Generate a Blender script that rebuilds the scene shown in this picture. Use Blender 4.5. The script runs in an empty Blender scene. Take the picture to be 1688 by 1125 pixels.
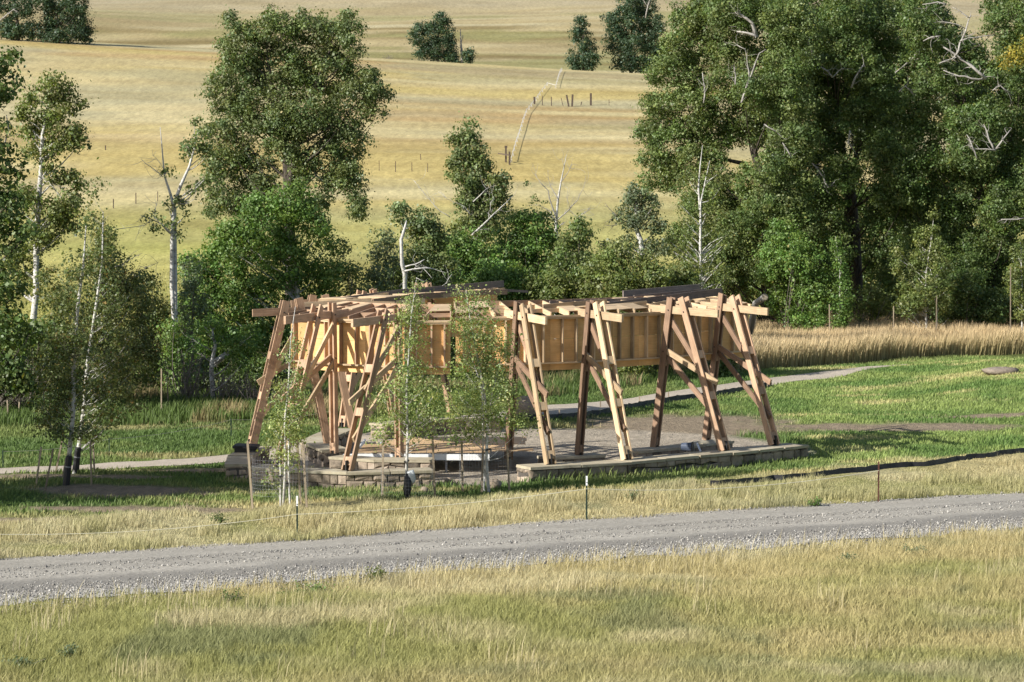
import bpy, math
import numpy as np
from mathutils import Vector

S = bpy.context.scene
COL = S.collection
PI = math.pi

# ------------------------------------------------------------------ camera, sky, sun, exposure
CAM_H = 8.5
F = 3985.0                       # focal length in pixels of the 1688 px wide photograph (85 mm)
TH = math.atan(222.5 / F)        # the camera looks a little down
cam = bpy.data.cameras.new('camera')
cam.sensor_width = 36.0
cam.lens = F / 1688.0 * 36.0
cam.clip_start = 0.5
cam.clip_end = 6000
cam.dof.use_dof = True
cam.dof.focus_distance = 79.0
cam.dof.aperture_fstop = 4.5
cam_ob = bpy.data.objects.new('camera', cam)
COL.objects.link(cam_ob)
cam_ob.location = (0, 0, CAM_H)
cam_ob.rotation_euler = (PI / 2 - TH, 0, 0)
S.camera = cam_ob

SUN_EL = math.radians(30)
SUN_DIR = Vector((-0.86 * math.cos(SUN_EL), -0.51 * math.cos(SUN_EL), math.sin(SUN_EL)))
w = bpy.data.worlds.new('World'); S.world = w
w.use_nodes = True
nt = w.node_tree
bg = nt.nodes['Background']
sky = nt.nodes.new('ShaderNodeTexSky')
sky.sky_type = 'NISHITA'
sky.sun_disc = False
sky.sun_elevation = SUN_EL
sky.sun_rotation = math.atan2(-0.86, -0.51)
nt.links.new(sky.outputs[0], bg.inputs[0])
bg.inputs[1].default_value = 0.085

sl = bpy.data.lights.new('sun', 'SUN')
sl.energy = 5.0
sl.angle = math.radians(0.5)
sl.color = (1.0, 0.965, 0.90)
so = bpy.data.objects.new('sun', sl)
COL.objects.link(so)
so.rotation_euler = SUN_DIR.to_track_quat('Z', 'Y').to_euler()
so.location = (-60, -40, 60)

S.view_settings.view_transform = 'Standard'
S.view_settings.look = 'None'
S.view_settings.exposure = 0.68
S.view_settings.gamma = 1.0
S.cycles.max_bounces = 6
S.cycles.diffuse_bounces = 3
S.cycles.glossy_bounces = 2
S.cycles.transmission_bounces = 4
S.cycles.transparent_max_bounces = 8
S.cycles.use_denoising = True

# ------------------------------------------------------------------ noise and terrain
def _hash(ix, iy, seed):
    h = (ix.astype(np.int64) * 374761393 + iy.astype(np.int64) * 668265263 + seed * 974711) & 0xFFFFFFFF
    h = ((h ^ (h >> 13)) * 1274126177) & 0xFFFFFFFF
    h = h ^ (h >> 16)
    return (h & 0xFFFFFF) / float(0xFFFFFF)

def noise(x, y, seed=0):
    x = np.asarray(x, float); y = np.asarray(y, float)
    ix = np.floor(x); iy = np.floor(y)
    fx = x - ix; fy = y - iy
    fx = fx * fx * (3 - 2 * fx); fy = fy * fy * (3 - 2 * fy)
    a = _hash(ix, iy, seed); b = _hash(ix + 1, iy, seed)
    c = _hash(ix, iy + 1, seed); e = _hash(ix + 1, iy + 1, seed)
    return (a * (1 - fx) + b * fx) * (1 - fy) + (c * (1 - fx) + e * fx) * fy

def fbm(x, y, seed=0, octv=4):
    x = np.asarray(x, float); y = np.asarray(y, float)
    s = 0; amp = 0.5; tot = 0
    for k in range(octv):
        s = s + amp * noise(x * 2 ** k + 17.3 * k, y * 2 ** k - 9.1 * k, seed + k)
        tot += amp; amp *= 0.5
    return s / tot

def smooth(a, b, x):
    t = np.clip((x - a) / (b - a), 0, 1)
    return t * t * (3 - 2 * t)

PROF_D = np.array([0, 150, 172, 200, 230, 260, 300, 350, 400, 450, 490, 520, 560, 600, 700, 800, 1000, 1300, 1700])
PROF_Z = np.array([0, 0.0, 0.9, 3.0, 6.2, 10.2, 15.2, 20.8, 26.6, 32.6, 36.6, 37.4, 38.6, 43.6, 56.0, 70.0, 101.0, 150.0, 210.0])

def road_mid(x): return 60.6 + 0.495 * x

def terrain(x, y):
    x = np.asarray(x, float); y = np.asarray(y, float)
    z = np.interp(y, PROF_D, PROF_Z)
    far = smooth(160, 300, y)
    # the left end of the crest stands higher than the right end
    z = z + smooth(250, 490, y) * np.clip(-(x) / 100.0, -0.25, 1.1) * 6.0 * (1 - smooth(520, 620, y))
    z = z + far * (fbm(x / 60.0, y / 90.0, 5, 2) - 0.5) * 2.6 * smooth(200, 420, y)
    z = z + smooth(560, 760, y) * (fbm(x / 150.0, y / 190.0, 8, 2) - 0.5) * 12.0
    z = z + far * (fbm(x / 11.0, y / 14.0, 11, 2) - 0.5) * 0.12
    # hill the photographer stands on
    z = z + 6.9 * np.clip(1 - y / 36.0, 0, 2) ** 1.5
    # mound of the lawn on the right
    z = z + 0.85 * smooth(15, 26, x) * smooth(86, 108, y) * (1 - smooth(118, 132, y))
    # slight bank under the near grass
    rel = (y - road_mid(x))
    z = z + 0.28 * (1 - smooth(-14, -5.0, rel)) * smooth(30, 40, y) - 0.12 * smooth(-8, -4.6, rel) * (1 - smooth(-4.6, -3.0, rel))
    near = 1 - smooth(140, 200, y)
    calm = 1 - 0.9 * np.exp(-(((x - 0.5) / 11.0) ** 2 + ((y - 83) / 11.0) ** 2) ** 2)
    z = z + near * calm * (fbm(x / 5.0, y / 5.0, 3, 3) - 0.5) * 0.22 * (1 - np.exp(-(rel / 3.6) ** 4))
    return z

def tz(x, y): return float(terrain(np.array([x]), np.array([y]))[0])

CT, ST = math.cos(TH), math.sin(TH)
def W(px, py, d):
    """world point at distance d (world Y) on the line of sight of photograph pixel px, py"""
    a = (px - 844.0) / F; b = (562.5 - py) / F
    dy = b * ST + CT; dz = b * CT - ST
    s = d / dy
    return Vector((a * s, d, CAM_H + dz * s))

def G(px, py, z=None, dmax=900):
    """world point where that line of sight meets the ground (or the level z)"""
    a = (px - 844.0) / F; b = (562.5 - py) / F
    dy = b * ST + CT; dz = b * CT - ST
    if z is not None:
        s = (z - CAM_H) / dz
        return Vector((a * s, dy * s, z))
    s = np.linspace(20, dmax, 9000)
    zz = CAM_H + dz * s - terrain(a * s, dy * s)
    k = np.argmax(zz < 0)
    return Vector((a * s[k], dy * s[k], float(terrain(np.array([a * s[k]]), np.array([dy * s[k]]))[0])))

# ------------------------------------------------------------------ scene helpers
def tag(o, label=None, cat=None, group=None, kind=None):
    if label: o['label'] = label
    if cat: o['category'] = cat
    if group: o['group'] = group
    if kind: o['kind'] = kind
    return o

def thing(name, label, cat, loc=(0, 0, 0), group=None):
    o = bpy.data.objects.new(name, None)
    o.empty_display_size = 0.3
    COL.objects.link(o)
    o.location = loc
    return tag(o, label, cat, group)

def link(name, me, parent=None):
    o = bpy.data.objects.new(name, me)
    COL.objects.link(o)
    if parent is not None:
        o.parent = parent
        M = Vector((0, 0, 0)); p = parent
        while p is not None:
            M += p.location; p = p.parent
        o.location = -M
    return o

class MB:
    """collects boxes, planks and tubes and links them as one mesh object (world coordinates)"""
    def __init__(s): s.v = []; s.f = []; s.uv = []
    def quadbox(s, P, uvl=1.0):
        """P: 8 corners, bottom 4 then top 4"""
        b = len(s.v); s.v += [tuple(p) for p in P]
        for q in ((3, 2, 1, 0), (4, 5, 6, 7), (0, 1, 5, 4), (1, 2, 6, 5), (2, 3, 7, 6), (3, 0, 4, 7)):
            s.f.append(tuple(b + i for i in q))
            p = [Vector(P[i]) for i in q]
            w_ = (p[1] - p[0]).length; h_ = (p[2] - p[1]).length
            s.uv += [(0, 0), (w_, 0), (w_, h_), (0, h_)]
    def beam(s, p0, p1, wdir, wd, tdir, th):
        p0 = Vector(p0); p1 = Vector(p1)
        ax = (p1 - p0).normalized()
        t = Vector(tdir); t = (t - ax * t.dot(ax)).normalized()
        wv = ax.cross(t).normalized()
        L = (p1 - p0).length
        a = wv * wd / 2; c = t * th / 2
        r = [p0 - a - c, p0 + a - c, p0 + a + c, p0 - a + c, p1 - a - c, p1 + a - c, p1 + a + c, p1 - a + c]
        b = len(s.v); s.v += [tuple(p) for p in r]
        u0 = (abs(p0.x * 7.1 + p0.z * 3.3) % 5) + 0.1
        for q, m in (((0, 1, 5, 4), wd), ((1, 2, 6, 5), th), ((2, 3, 7, 6), wd), ((3, 0, 4, 7), th)):
            s.f.append(tuple(b + i for i in q))
            s.uv += [(u0, 0), (u0, m), (u0 + L, m), (u0 + L, 0)]
        for q in ((3, 2, 1, 0), (4, 5, 6, 7)):
            s.f.append(tuple(b + i for i in q))
            s.uv += [(u0, 0), (u0, wd), (u0 + th, wd), (u0 + th, 0)]
    def tube(s, pts, rad, n=6, cap=True):
        pts = [Vector(p) for p in pts]
        k0 = len(s.v); up = Vector((0.31, 0.2, 0.93)).normalized()
        N = len(pts)
        for i, p in enumerate(pts):
            t = (pts[min(i + 1, N - 1)] - pts[max(i - 1, 0)])
            t = t.normalized() if t.length > 1e-9 else Vector((0, 0, 1))
            a = t.cross(Vector((1, 0, 0)) if abs(t.x) < 0.8 else Vector((0, 1, 0))).normalized()
            b = t.cross(a)
            for k in range(n):
                g = 2 * PI * k / n
                s.v.append(tuple(p + (a * math.cos(g) + b * math.sin(g)) * rad[i]))
        for i in range(N - 1):
            for k in range(n):
                q = (k0 + i * n + k, k0 + i * n + (k + 1) % n, k0 + (i + 1) * n + (k + 1) % n, k0 + (i + 1) * n + k)
                s.f.append(q); s.uv += [(i, k / n), (i, (k + 1) / n), (i + 1, (k + 1) / n), (i + 1, k / n)]
        if cap:
            for base, rev in ((k0, True), (k0 + (N - 1) * n, False)):
                q = tuple(base + k for k in range(n))
                s.f.append(q[::-1] if rev else q); s.uv += [(0, 0)] * n
    def blob(s, c, r, seed, jit=0.25, n=10, m=7):
        """lumpy stone"""
        rs = np.random.RandomState(seed); k0 = len(s.v)
        c = Vector(c)
        for i in range(m + 1):
            for k in range(n):
                th = PI * i / m; ph = 2 * PI * k / n
                if i in (0, m): j = 1.0
                else: j = 1 + rs.uniform(-jit, jit)
                s.v.append((c.x + r[0] * j * math.sin(th) * math.cos(ph), c.y + r[1] * j * math.sin(th) * math.sin(ph), c.z + r[2] * j * math.cos(th)))
        for i in range(m):
            for k in range(n):
                s.f.append((k0 + i * n + k, k0 + (i + 1) * n + k, k0 + (i + 1) * n + (k + 1) % n, k0 + i * n + (k + 1) % n))
                s.uv += [(0, 0)] * 4
    def build(s, name, mat, parent=None, shade=False):
        me = bpy.data.meshes.new(name)
        me.from_pydata(s.v, [], s.f)
        uv = me.uv_layers.new(name='UVMap')
        flat = np.array(s.uv, dtype=np.float32).ravel()
        if len(flat) == 2 * len(me.loops): uv.data.foreach_set('uv', flat)
        me.materials.append(mat)
        if shade: me.polygons.foreach_set('use_smooth', [True] * len(me.polygons))
        me.update()
        return link(name, me, parent)

def np_mesh(name, V, loops, starts, totals, mat, parent=None, col=None, alpha=None):
    me = bpy.data.meshes.new(name)
    me.vertices.add(len(V)); me.vertices.foreach_set('co', V.astype(np.float32).ravel())
    me.loops.add(len(loops)); me.loops.foreach_set('vertex_index', loops.astype(np.int32))
    me.polygons.add(len(starts))
    me.polygons.foreach_set('loop_start', starts.astype(np.int32))
    me.polygons.foreach_set('loop_total', totals.astype(np.int32))
    if col is not None:
        at = me.color_attributes.new('col', 'FLOAT_COLOR', 'POINT')
        c4 = np.ones((len(V), 4), np.float32); c4[:, :3] = col
        if alpha is not None: c4[:, 3] = alpha
        at.data.foreach_set('color', c4.ravel())
    me.materials.append(mat)
    me.update(calc_edges=True)
    return link(name, me, parent)

def quads_mesh(name, Q, mat, parent=None, col=None):
    n = len(Q)
    V = Q.reshape(-1, 3)
    return np_mesh(name, V, np.arange(4 * n), np.arange(n) * 4, np.full(n, 4), mat, parent, None if col is None else np.repeat(col, 4, axis=0))

# ------------------------------------------------------------------ materials
def new_mat(name):
    m = bpy.data.materials.new(name); m.use_nodes = True
    n = m.node_tree.nodes; l = m.node_tree.links
    return m, n, l, n['Principled BSDF']

def ramp(n, stops):
    r = n.new('ShaderNodeValToRGB')
    e = r.color_ramp.elements
    e[0].position = stops[0][0]; e[0].color = (*stops[0][1], 1)
    e[1].position = stops[-1][0]; e[1].color = (*stops[-1][1], 1)
    for p, c in stops[1:-1]:
        x = e.new(p); x.color = (*c, 1)
    return r

def leaf_mat(name, c_dark, c_mid, c_light, odd=(0.20, 0.185, 0.05), odd_at=0.99, trans=0.3):
    m, n, l, p = new_mat(name)
    c_dark, c_light = [tuple(m_ + (v - m_) * 0.62 for v, m_ in zip(c, c_mid)) for c in (c_dark, c_light)]
    c_dark, c_mid, c_light = [(c[0] * 1.38, c[1] * 1.55, c[2] * 1.5) for c in (c_dark, c_mid, c_light)]
    g = n.new('ShaderNodeNewGeometry'); at = n.new('ShaderNodeAttribute'); at.attribute_name = 'col'
    r = ramp(n, [(0.0, c_dark), (0.5, c_mid), (odd_at - 0.02, c_light), (1.0, odd)])
    l.new(g.outputs['Random Per Island'], r.inputs[0])
    tm = n.new('ShaderNodeMix'); tm.data_type = 'RGBA'; tm.blend_type = 'MULTIPLY'; tm.inputs[0].default_value = 1.0
    l.new(r.outputs[0], tm.inputs[6]); l.new(at.outputs[0], tm.inputs[7])
    l.new(tm.outputs[2], p.inputs['Base Color'])
    p.inputs['Roughness'].default_value = 0.48
    p.inputs['Specular IOR Level'].default_value = 0.38
    t = n.new('ShaderNodeBsdfTranslucent')
    mx0 = n.new('ShaderNodeMix'); mx0.data_type = 'RGBA'; mx0.blend_type = 'MULTIPLY'
    mx0.inputs[0].default_value = 1.0
    l.new(tm.outputs[2], mx0.inputs[6]); mx0.inputs[7].default_value = (1.5, 1.5, 0.7, 1)
    l.new(mx0.outputs[2], t.inputs[0])
    mx = n.new('ShaderNodeMixShader'); mx.inputs[0].default_value = trans
    l.new(p.outputs[0], mx.inputs[1]); l.new(t.outputs[0], mx.inputs[2])
    l.new(mx.outputs[0], n['Material Output'].inputs[0])
    return m

def blade_mat(name):
    m, n, l, p = new_mat(name)
    a = n.new('ShaderNodeAttribute'); a.attribute_name = 'col'
    l.new(a.outputs[0], p.inputs['Base Color'])
    p.inputs['Roughness'].default_value = 0.6
    p.inputs['Specular IOR Level'].default_value = 0.25
    t = n.new('ShaderNodeBsdfTranslucent'); l.new(a.outputs[0], t.inputs[0])
    mx = n.new('ShaderNodeMixShader'); mx.inputs[0].default_value = 0.3
    l.new(p.outputs[0], mx.inputs[1]); l.new(t.outputs[0], mx.inputs[2])
    l.new(mx.outputs[0], n['Material Output'].inputs[0])
    return m

def ground_mat():
    m, n, l, p = new_mat('ground_soil_and_turf')
    a = n.new('ShaderNodeAttribute'); a.attribute_name = 'col'
    tc = n.new('ShaderNodeTexCoord')
    n1 = n.new('ShaderNodeTexNoise'); n1.inputs['Scale'].default_value = 2.2; n1.inputs['Detail'].default_value = 8; n1.inputs['Roughness'].default_value = 0.75
    mp = n.new('ShaderNodeMapping'); mp.inputs['Scale'].default_value = (1, 0.45, 1)
    l.new(tc.outputs['Object'], mp.inputs[0]); l.new(mp.outputs[0], n1.inputs[0])
    mr = n.new('ShaderNodeMapRange'); mr.inputs[1].default_value = 0.28; mr.inputs[2].default_value = 0.72; mr.inputs[3].default_value = 0.62; mr.inputs[4].default_value = 1.32
    l.new(n1.outputs[0], mr.inputs[0])
    mx = n.new('ShaderNodeMix'); mx.data_type = 'RGBA'; mx.blend_type = 'MULTIPLY'
    l.new(a.outputs['Alpha'], mx.inputs[0])
    cb = n.new('ShaderNodeCombineColor')
    for i in range(3): l.new(mr.outputs[0], cb.inputs[i])
    l.new(a.outputs[0], mx.inputs[6]); l.new(cb.outputs[0], mx.inputs[7])
    mp3 = n.new('ShaderNodeMapping'); mp3.inputs['Scale'].default_value = (0.95, 0.20, 0.2)
    l.new(tc.outputs['Object'], mp3.inputs[0])
    n3 = n.new('ShaderNodeTexNoise'); n3.inputs['Scale'].default_value = 1.0; n3.inputs['Detail'].default_value = 7; n3.inputs['Roughness'].default_value = 0.8
    l.new(mp3.outputs[0], n3.inputs[0])
    m3 = n.new('ShaderNodeMapRange'); m3.inputs[1].default_value = 0.3; m3.inputs[2].default_value = 0.7; m3.inputs[3].default_value = 0.74; m3.inputs[4].default_value = 1.28
    l.new(n3.outputs[0], m3.inputs[0])
    sx = n.new('ShaderNodeSeparateXYZ'); l.new(tc.outputs['Object'], sx.inputs[0])
    fy = n.new('ShaderNodeMapRange'); fy.inputs[1].default_value = 145; fy.inputs[2].default_value = 200; l.new(sx.outputs[1], fy.inputs[0])
    cb3 = n.new('ShaderNodeCombineColor')
    for i in range(3): l.new(m3.outputs[0], cb3.inputs[i])
    mx3 = n.new('ShaderNodeMix'); mx3.data_type = 'RGBA'; mx3.blend_type = 'MULTIPLY'; l.new(fy.outputs[0], mx3.inputs[0])
    l.new(mx.outputs[2], mx3.inputs[6]); l.new(cb3.outputs[0], mx3.inputs[7])
    l.new(mx3.outputs[2], p.inputs['Base Color'])
    p.inputs['Roughness'].default_value = 0.95; p.inputs['Specular IOR Level'].default_value = 0.1
    n2 = n.new('ShaderNodeTexNoise'); n2.inputs['Scale'].default_value = 3.5; n2.inputs['Detail'].default_value = 8; n2.inputs['Roughness'].default_value = 0.7
    l.new(tc.outputs['Object'], n2.inputs[0])
    b = n.new('ShaderNodeBump'); b.inputs['Strength'].default_value = 0.8; b.inputs['Distance'].default_value = 0.25
    pw = n.new('ShaderNodeMath'); pw.operation = 'POWER'; l.new(a.outputs['Alpha'], pw.inputs[0]); pw.inputs[1].default_value = 5.0; l.new(pw.outputs[0], b.inputs['Strength'])
    l.new(n2.outputs[0], b.inputs['Height']); l.new(b.outputs[0], p.inputs['Normal'])
    return m

def gravel_mat(name, base, spread=0.5, scale=9.0):
    m, n, l, p = new_mat(name)
    tc = n.new('ShaderNodeTexCoord')
    a = n.new('ShaderNodeAttribute'); a.attribute_name = 'col'
    v = n.new('ShaderNodeTexVoronoi'); v.inputs['Scale'].default_value = scale
    l.new(tc.outputs['Object'], v.inputs[0])
    hs = n.new('ShaderNodeSeparateColor'); l.new(v.outputs['Color'], hs.inputs[0])
    n1 = n.new('ShaderNodeTexNoise'); n1.inputs['Scale'].default_value = 1.3; n1.inputs['Detail'].default_value = 7; n1.inputs['Roughness'].default_value = 0.75
    l.new(tc.outputs['Object'], n1.inputs[0])
    ad = n.new('ShaderNodeMath'); ad.operation = 'ADD'
    l.new(hs.outputs[0], ad.inputs[0]); l.new(n1.outputs[0], ad.inputs[1])
    mr = n.new('ShaderNodeMapRange'); mr.inputs[1].default_value = 0.3; mr.inputs[2].default_value = 1.7
    mr.inputs[3].default_value = 1 - spread; mr.inputs[4].default_value = 1 + spread
    l.new(ad.outputs[0], mr.inputs[0])
    cb = n.new('ShaderNodeCombineColor')
    for i in range(3): l.new(mr.outputs[0], cb.inputs[i])
    mx = n.new('ShaderNodeMix'); mx.data_type = 'RGBA'; mx.blend_type = 'MULTIPLY'; mx.inputs[0].default_value = 1
    l.new(a.outputs[0], mx.inputs[6]); l.new(cb.outputs[0], mx.inputs[7])
    l.new(mx.outputs[2], p.inputs['Base Color'])
    p.inputs['Roughness'].default_value = 0.9; p.inputs['Specular IOR Level'].default_value = 0.2
    b = n.new('ShaderNodeBump'); b.inputs['Strength'].default_value = 0.7; b.inputs['Distance'].default_value = 0.05
    l.new(ad.outputs[0], b.inputs['Height']); l.new(b.outputs[0], p.inputs['Normal'])
    return m

def wood_mat(name, c1, c2, c3=None, rough=0.75, knots=True):
    m, n, l, p = new_mat(name)
    uv = n.new('ShaderNodeTexCoord')
    oi = n.new('ShaderNodeObjectInfo'); g = n.new('ShaderNodeNewGeometry')
    mp = n.new('ShaderNodeMapping'); mp.inputs['Scale'].default_value = (1.1, 26, 1)
    l.new(uv.outputs['UV'], mp.inputs[0])
    cx = n.new('ShaderNodeCombineXYZ'); l.new(oi.outputs['Random'], cx.inputs[2]); l.new(g.outputs['Random Per Island'], cx.inputs[1])
    va = n.new('ShaderNodeVectorMath'); va.operation = 'MULTIPLY_ADD'; l.new(cx.outputs[0], va.inputs[0]); va.inputs[1].default_value = (31, 31, 57)
    l.new(mp.outputs[0], va.inputs[2])
    n1 = n.new('ShaderNodeTexNoise'); n1.inputs['Scale'].default_value = 1.6; n1.inputs['Detail'].default_value = 5
    l.new(va.outputs[0], n1.inputs[0])
    r = ramp(n, [(0.28, c1), (0.72, c2)])
    l.new(n1.outputs[0], r.inputs[0])
    # tone of the single board
    t = n.new('ShaderNodeMapRange'); t.inputs[3].default_value = 0.66; t.inputs[4].default_value = 1.28
    ad = n.new('ShaderNodeMath'); ad.operation = 'ADD'; l.new(oi.outputs['Random'], ad.inputs[0]); l.new(g.outputs['Random Per Island'], ad.inputs[1])
    fr = n.new('ShaderNodeMath'); fr.operation = 'FRACT'; l.new(ad.outputs[0], fr.inputs[0])
    l.new(fr.outputs[0], t.inputs[0])
    # worn patches in world space
    n2 = n.new('ShaderNodeTexNoise'); n2.inputs['Scale'].default_value = 2.5; n2.inputs['Detail'].default_value = 6
    l.new(uv.outputs['Object'], n2.inputs[0])
    mr = n.new('ShaderNodeMapRange'); mr.inputs[1].default_value = 0.3; mr.inputs[2].default_value = 0.7; mr.inputs[3].default_value = 0.82; mr.inputs[4].default_value = 1.12
    l.new(n2.outputs[0], mr.inputs[0])
    mu = n.new('ShaderNodeMath'); mu.operation = 'MULTIPLY'; l.new(t.outputs[0], mu.inputs[0]); l.new(mr.outputs[0], mu.inputs[1])
    cb = n.new('ShaderNodeCombineColor')
    for i in range(3): l.new(mu.outputs[0], cb.inputs[i])
    mx = n.new('ShaderNodeMix'); mx.data_type = 'RGBA'; mx.blend_type = 'MULTIPLY'; mx.inputs[0].default_value = 1
    l.new(r.outputs[0], mx.inputs[6]); l.new(cb.outputs[0], mx.inputs[7])
    l.new(mx.outputs[2], p.inputs['Base Color'])
    p.inputs['Roughness'].default_value = rough; p.inputs['Specular IOR Level'].default_value = 0.25
    b = n.new('ShaderNodeBump'); b.inputs['Strength'].default_value = 0.25; b.inputs['Distance'].default_value = 0.01
    l.new(n1.outputs[0], b.inputs['Height']); l.new(b.outputs[0], p.inputs['Normal'])
    return m

def noisy_mat(name, stops, scale=3.0, detail=6, rough=0.85, bump=0.4, dist=0.03, spec=0.2, stretch=(1, 1, 1), island=0.0):
    m, n, l, p = new_mat(name)
    tc = n.new('ShaderNodeTexCoord')
    mp = n.new('ShaderNodeMapping'); mp.inputs['Scale'].default_value = stretch
    l.new(tc.outputs['Object'], mp.inputs[0])
    n1 = n.new('ShaderNodeTexNoise'); n1.inputs['Scale'].default_value = scale; n1.inputs['Detail'].default_value = detail; n1.inputs['Roughness'].default_value = 0.65
    l.new(mp.outputs[0], n1.inputs[0])
    fac = n1.outputs[0]
    if island:
        g = n.new('ShaderNodeNewGeometry')
        ma = n.new('ShaderNodeMath'); ma.operation = 'MULTIPLY_ADD'
        sb = n.new('ShaderNodeMath'); sb.operation = 'SUBTRACT'; l.new(g.outputs['Random Per Island'], sb.inputs[0]); sb.inputs[1].default_value = 0.5
        l.new(sb.outputs[0], ma.inputs[0]); ma.inputs[1].default_value = island; l.new(n1.outputs[0], ma.inputs[2])
        fac = ma.outputs[0]
    r = ramp(n, stops)
    l.new(fac, r.inputs[0]); l.new(r.outputs[0], p.inputs['Base Color'])
    p.inputs['Roughness'].default_value = rough; p.inputs['Specular IOR Level'].default_value = spec
    b = n.new('ShaderNodeBump'); b.inputs['Strength'].default_value = bump; b.inputs['Distance'].default_value = dist
    l.new(n1.outputs[0], b.inputs['Height']); l.new(b.outputs[0], p.inputs['Normal'])
    return m

def bark_white():
    m, n, l, p = new_mat('white_aspen_bark')
    tc = n.new('ShaderNodeTexCoord')
    mp = n.new('ShaderNodeMapping'); mp.inputs['Scale'].default_value = (1.0, 1.0, 2.6)
    l.new(tc.outputs['Object'], mp.inputs[0])
    n1 = n.new('ShaderNodeTexNoise'); n1.inputs['Scale'].default_value = 2.4; n1.inputs['Detail'].default_value = 5; n1.inputs['Roughness'].default_value = 0.7
    l.new(mp.outputs[0], n1.inputs[0])
    r = ramp(n, [(0.33, (0.06, 0.055, 0.05)), (0.42, (0.40, 0.38, 0.34)), (0.7, (0.62, 0.60, 0.56))])
    l.new(n1.outputs[0], r.inputs[0]); l.new(r.outputs[0], p.inputs['Base Color'])
    p.inputs['Roughness'].default_value = 0.8
    return m

M = {}
M['ground'] = ground_mat()
M['blade'] = blade_mat('grass_blades')
M['road'] = gravel_mat('packed_road_gravel', None, 0.24, 18)
M['path'] = gravel_mat('crushed_path_gravel', None, 0.16, 14)
M['stone_bits'] = noisy_mat('loose_road_stones', [(0.2, (0.16, 0.15, 0.14)), (0.55, (0.30, 0.282, 0.25)), (0.9, (0.50, 0.475, 0.43))], 6, island=0.9, bump=0)
M['fir'] = wood_mat('reddish_fir_timber', (0.35, 0.215, 0.13), (0.56, 0.38, 0.25))
M['pine'] = wood_mat('pale_pine_timber', (0.44, 0.30, 0.17), (0.62, 0.47, 0.30))
M['brown'] = wood_mat('weathered_shaded_brown_timber', (0.20, 0.125, 0.08), (0.36, 0.235, 0.155))  # weathered braces and rails; on the right posts it also stands for shade
M['ply'] = wood_mat('yellow_plywood', (0.64, 0.36, 0.14), (0.74, 0.47, 0.215), rough=0.65)
M['deckply'] = wood_mat('new_deck_plywood', (0.50, 0.32, 0.16), (0.62, 0.44, 0.26), rough=0.7)
M['greyboard'] = wood_mat('grey_weathered_board', (0.12, 0.10, 0.09), (0.23, 0.185, 0.16))
M['stake'] = wood_mat('weathered_stake_wood', (0.23, 0.18, 0.125), (0.36, 0.295, 0.21))
M['stone'] = noisy_mat('fieldstone', [(0.15, (0.11, 0.09, 0.07)), (0.42, (0.235, 0.19, 0.14)), (0.65, (0.33, 0.26, 0.195)), (0.95, (0.41, 0.35, 0.275))], 5.0, island=0.55, bump=0.7, dist=0.05)
M['cap'] = noisy_mat('pale_capstone', [(0.25, (0.27, 0.23, 0.16)), (0.6, (0.40, 0.35, 0.25)), (0.9, (0.47, 0.43, 0.33))], 3.0, island=0.3, bump=0.4)
M['flatrock'] = noisy_mat('tan_flat_rock', [(0.25, (0.14, 0.11, 0.085)), (0.75, (0.30, 0.25, 0.20))], 5.0, bump=0.8, dist=0.06)
M['mortar'] = noisy_mat('dark_mortar', [(0.3, (0.05, 0.045, 0.04)), (0.7, (0.12, 0.105, 0.09))], 8)
M['rubber'] = noisy_mat('black_membrane', [(0.3, (0.012, 0.012, 0.013)), (0.7, (0.028, 0.028, 0.03))], 6, rough=0.55, spec=0.4)
M['white'] = noisy_mat('white_painted_joist', [(0.3, (0.70, 0.70, 0.68)), (0.7, (0.80, 0.80, 0.79))], 4, bump=0.1)
M['steel'] = noisy_mat('galvanised_wire', [(0.3, (0.20, 0.20, 0.21)), (0.7, (0.34, 0.34, 0.35))], 4, rough=0.45, bump=0)
M['greenpost'] = noisy_mat('dark_green_post_paint', [(0.3, (0.015, 0.03, 0.022)), (0.7, (0.03, 0.05, 0.036))], 6, rough=0.55, bump=0)
M['rustpost'] = noisy_mat('rusty_post_steel', [(0.3, (0.07, 0.03, 0.022)), (0.7, (0.13, 0.06, 0.04))], 9, rough=0.8, bump=0)
M['whitetip'] = noisy_mat('white_post_tip', [(0.3, (0.66, 0.66, 0.66)), (0.7, (0.78, 0.78, 0.78))], 6, bump=0)
M['rope'] = noisy_mat('pale_twine', [(0.3, (0.58, 0.54, 0.40)), (0.7, (0.72, 0.68, 0.52))], 8, bump=0)
M['bark_w'] = bark_white()
M['bark_d'] = noisy_mat('dark_cottonwood_bark', [(0.3, (0.035, 0.028, 0.022)), (0.7, (0.12, 0.10, 0.08))], 4, stretch=(1, 1, 0.3), bump=0.8, dist=0.08)
M['bark_g'] = noisy_mat('grey_dead_wood', [(0.3, (0.20, 0.185, 0.165)), (0.7, (0.44, 0.41, 0.375))], 4, stretch=(1, 1, 0.4), bump=0.5)
M['twig'] = noisy_mat('grey_twigs', [(0.3, (0.10, 0.085, 0.07)), (0.7, (0.26, 0.225, 0.19))], 4, bump=0)
M['greypole'] = noisy_mat('silvered_fence_rail', [(0.3, (0.46, 0.45, 0.44)), (0.7, (0.60, 0.59, 0.575))], 5, bump=0)
M['darkpost'] = noisy_mat('dark_old_post', [(0.3, (0.06, 0.045, 0.035)), (0.7, (0.12, 0.09, 0.07))], 5, bump=0)
M['bluep'] = noisy_mat('blue_grey_plastic', [(0.3, (0.06, 0.075, 0.11)), (0.7, (0.09, 0.11, 0.15))], 5, rough=0.4, bump=0)
M['wrap'] = noisy_mat('clear_plastic_wrap', [(0.3, (0.42, 0.45, 0.46)), (0.7, (0.56, 0.58, 0.58))], 5, rough=0.25, bump=0.3, spec=0.5)
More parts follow.
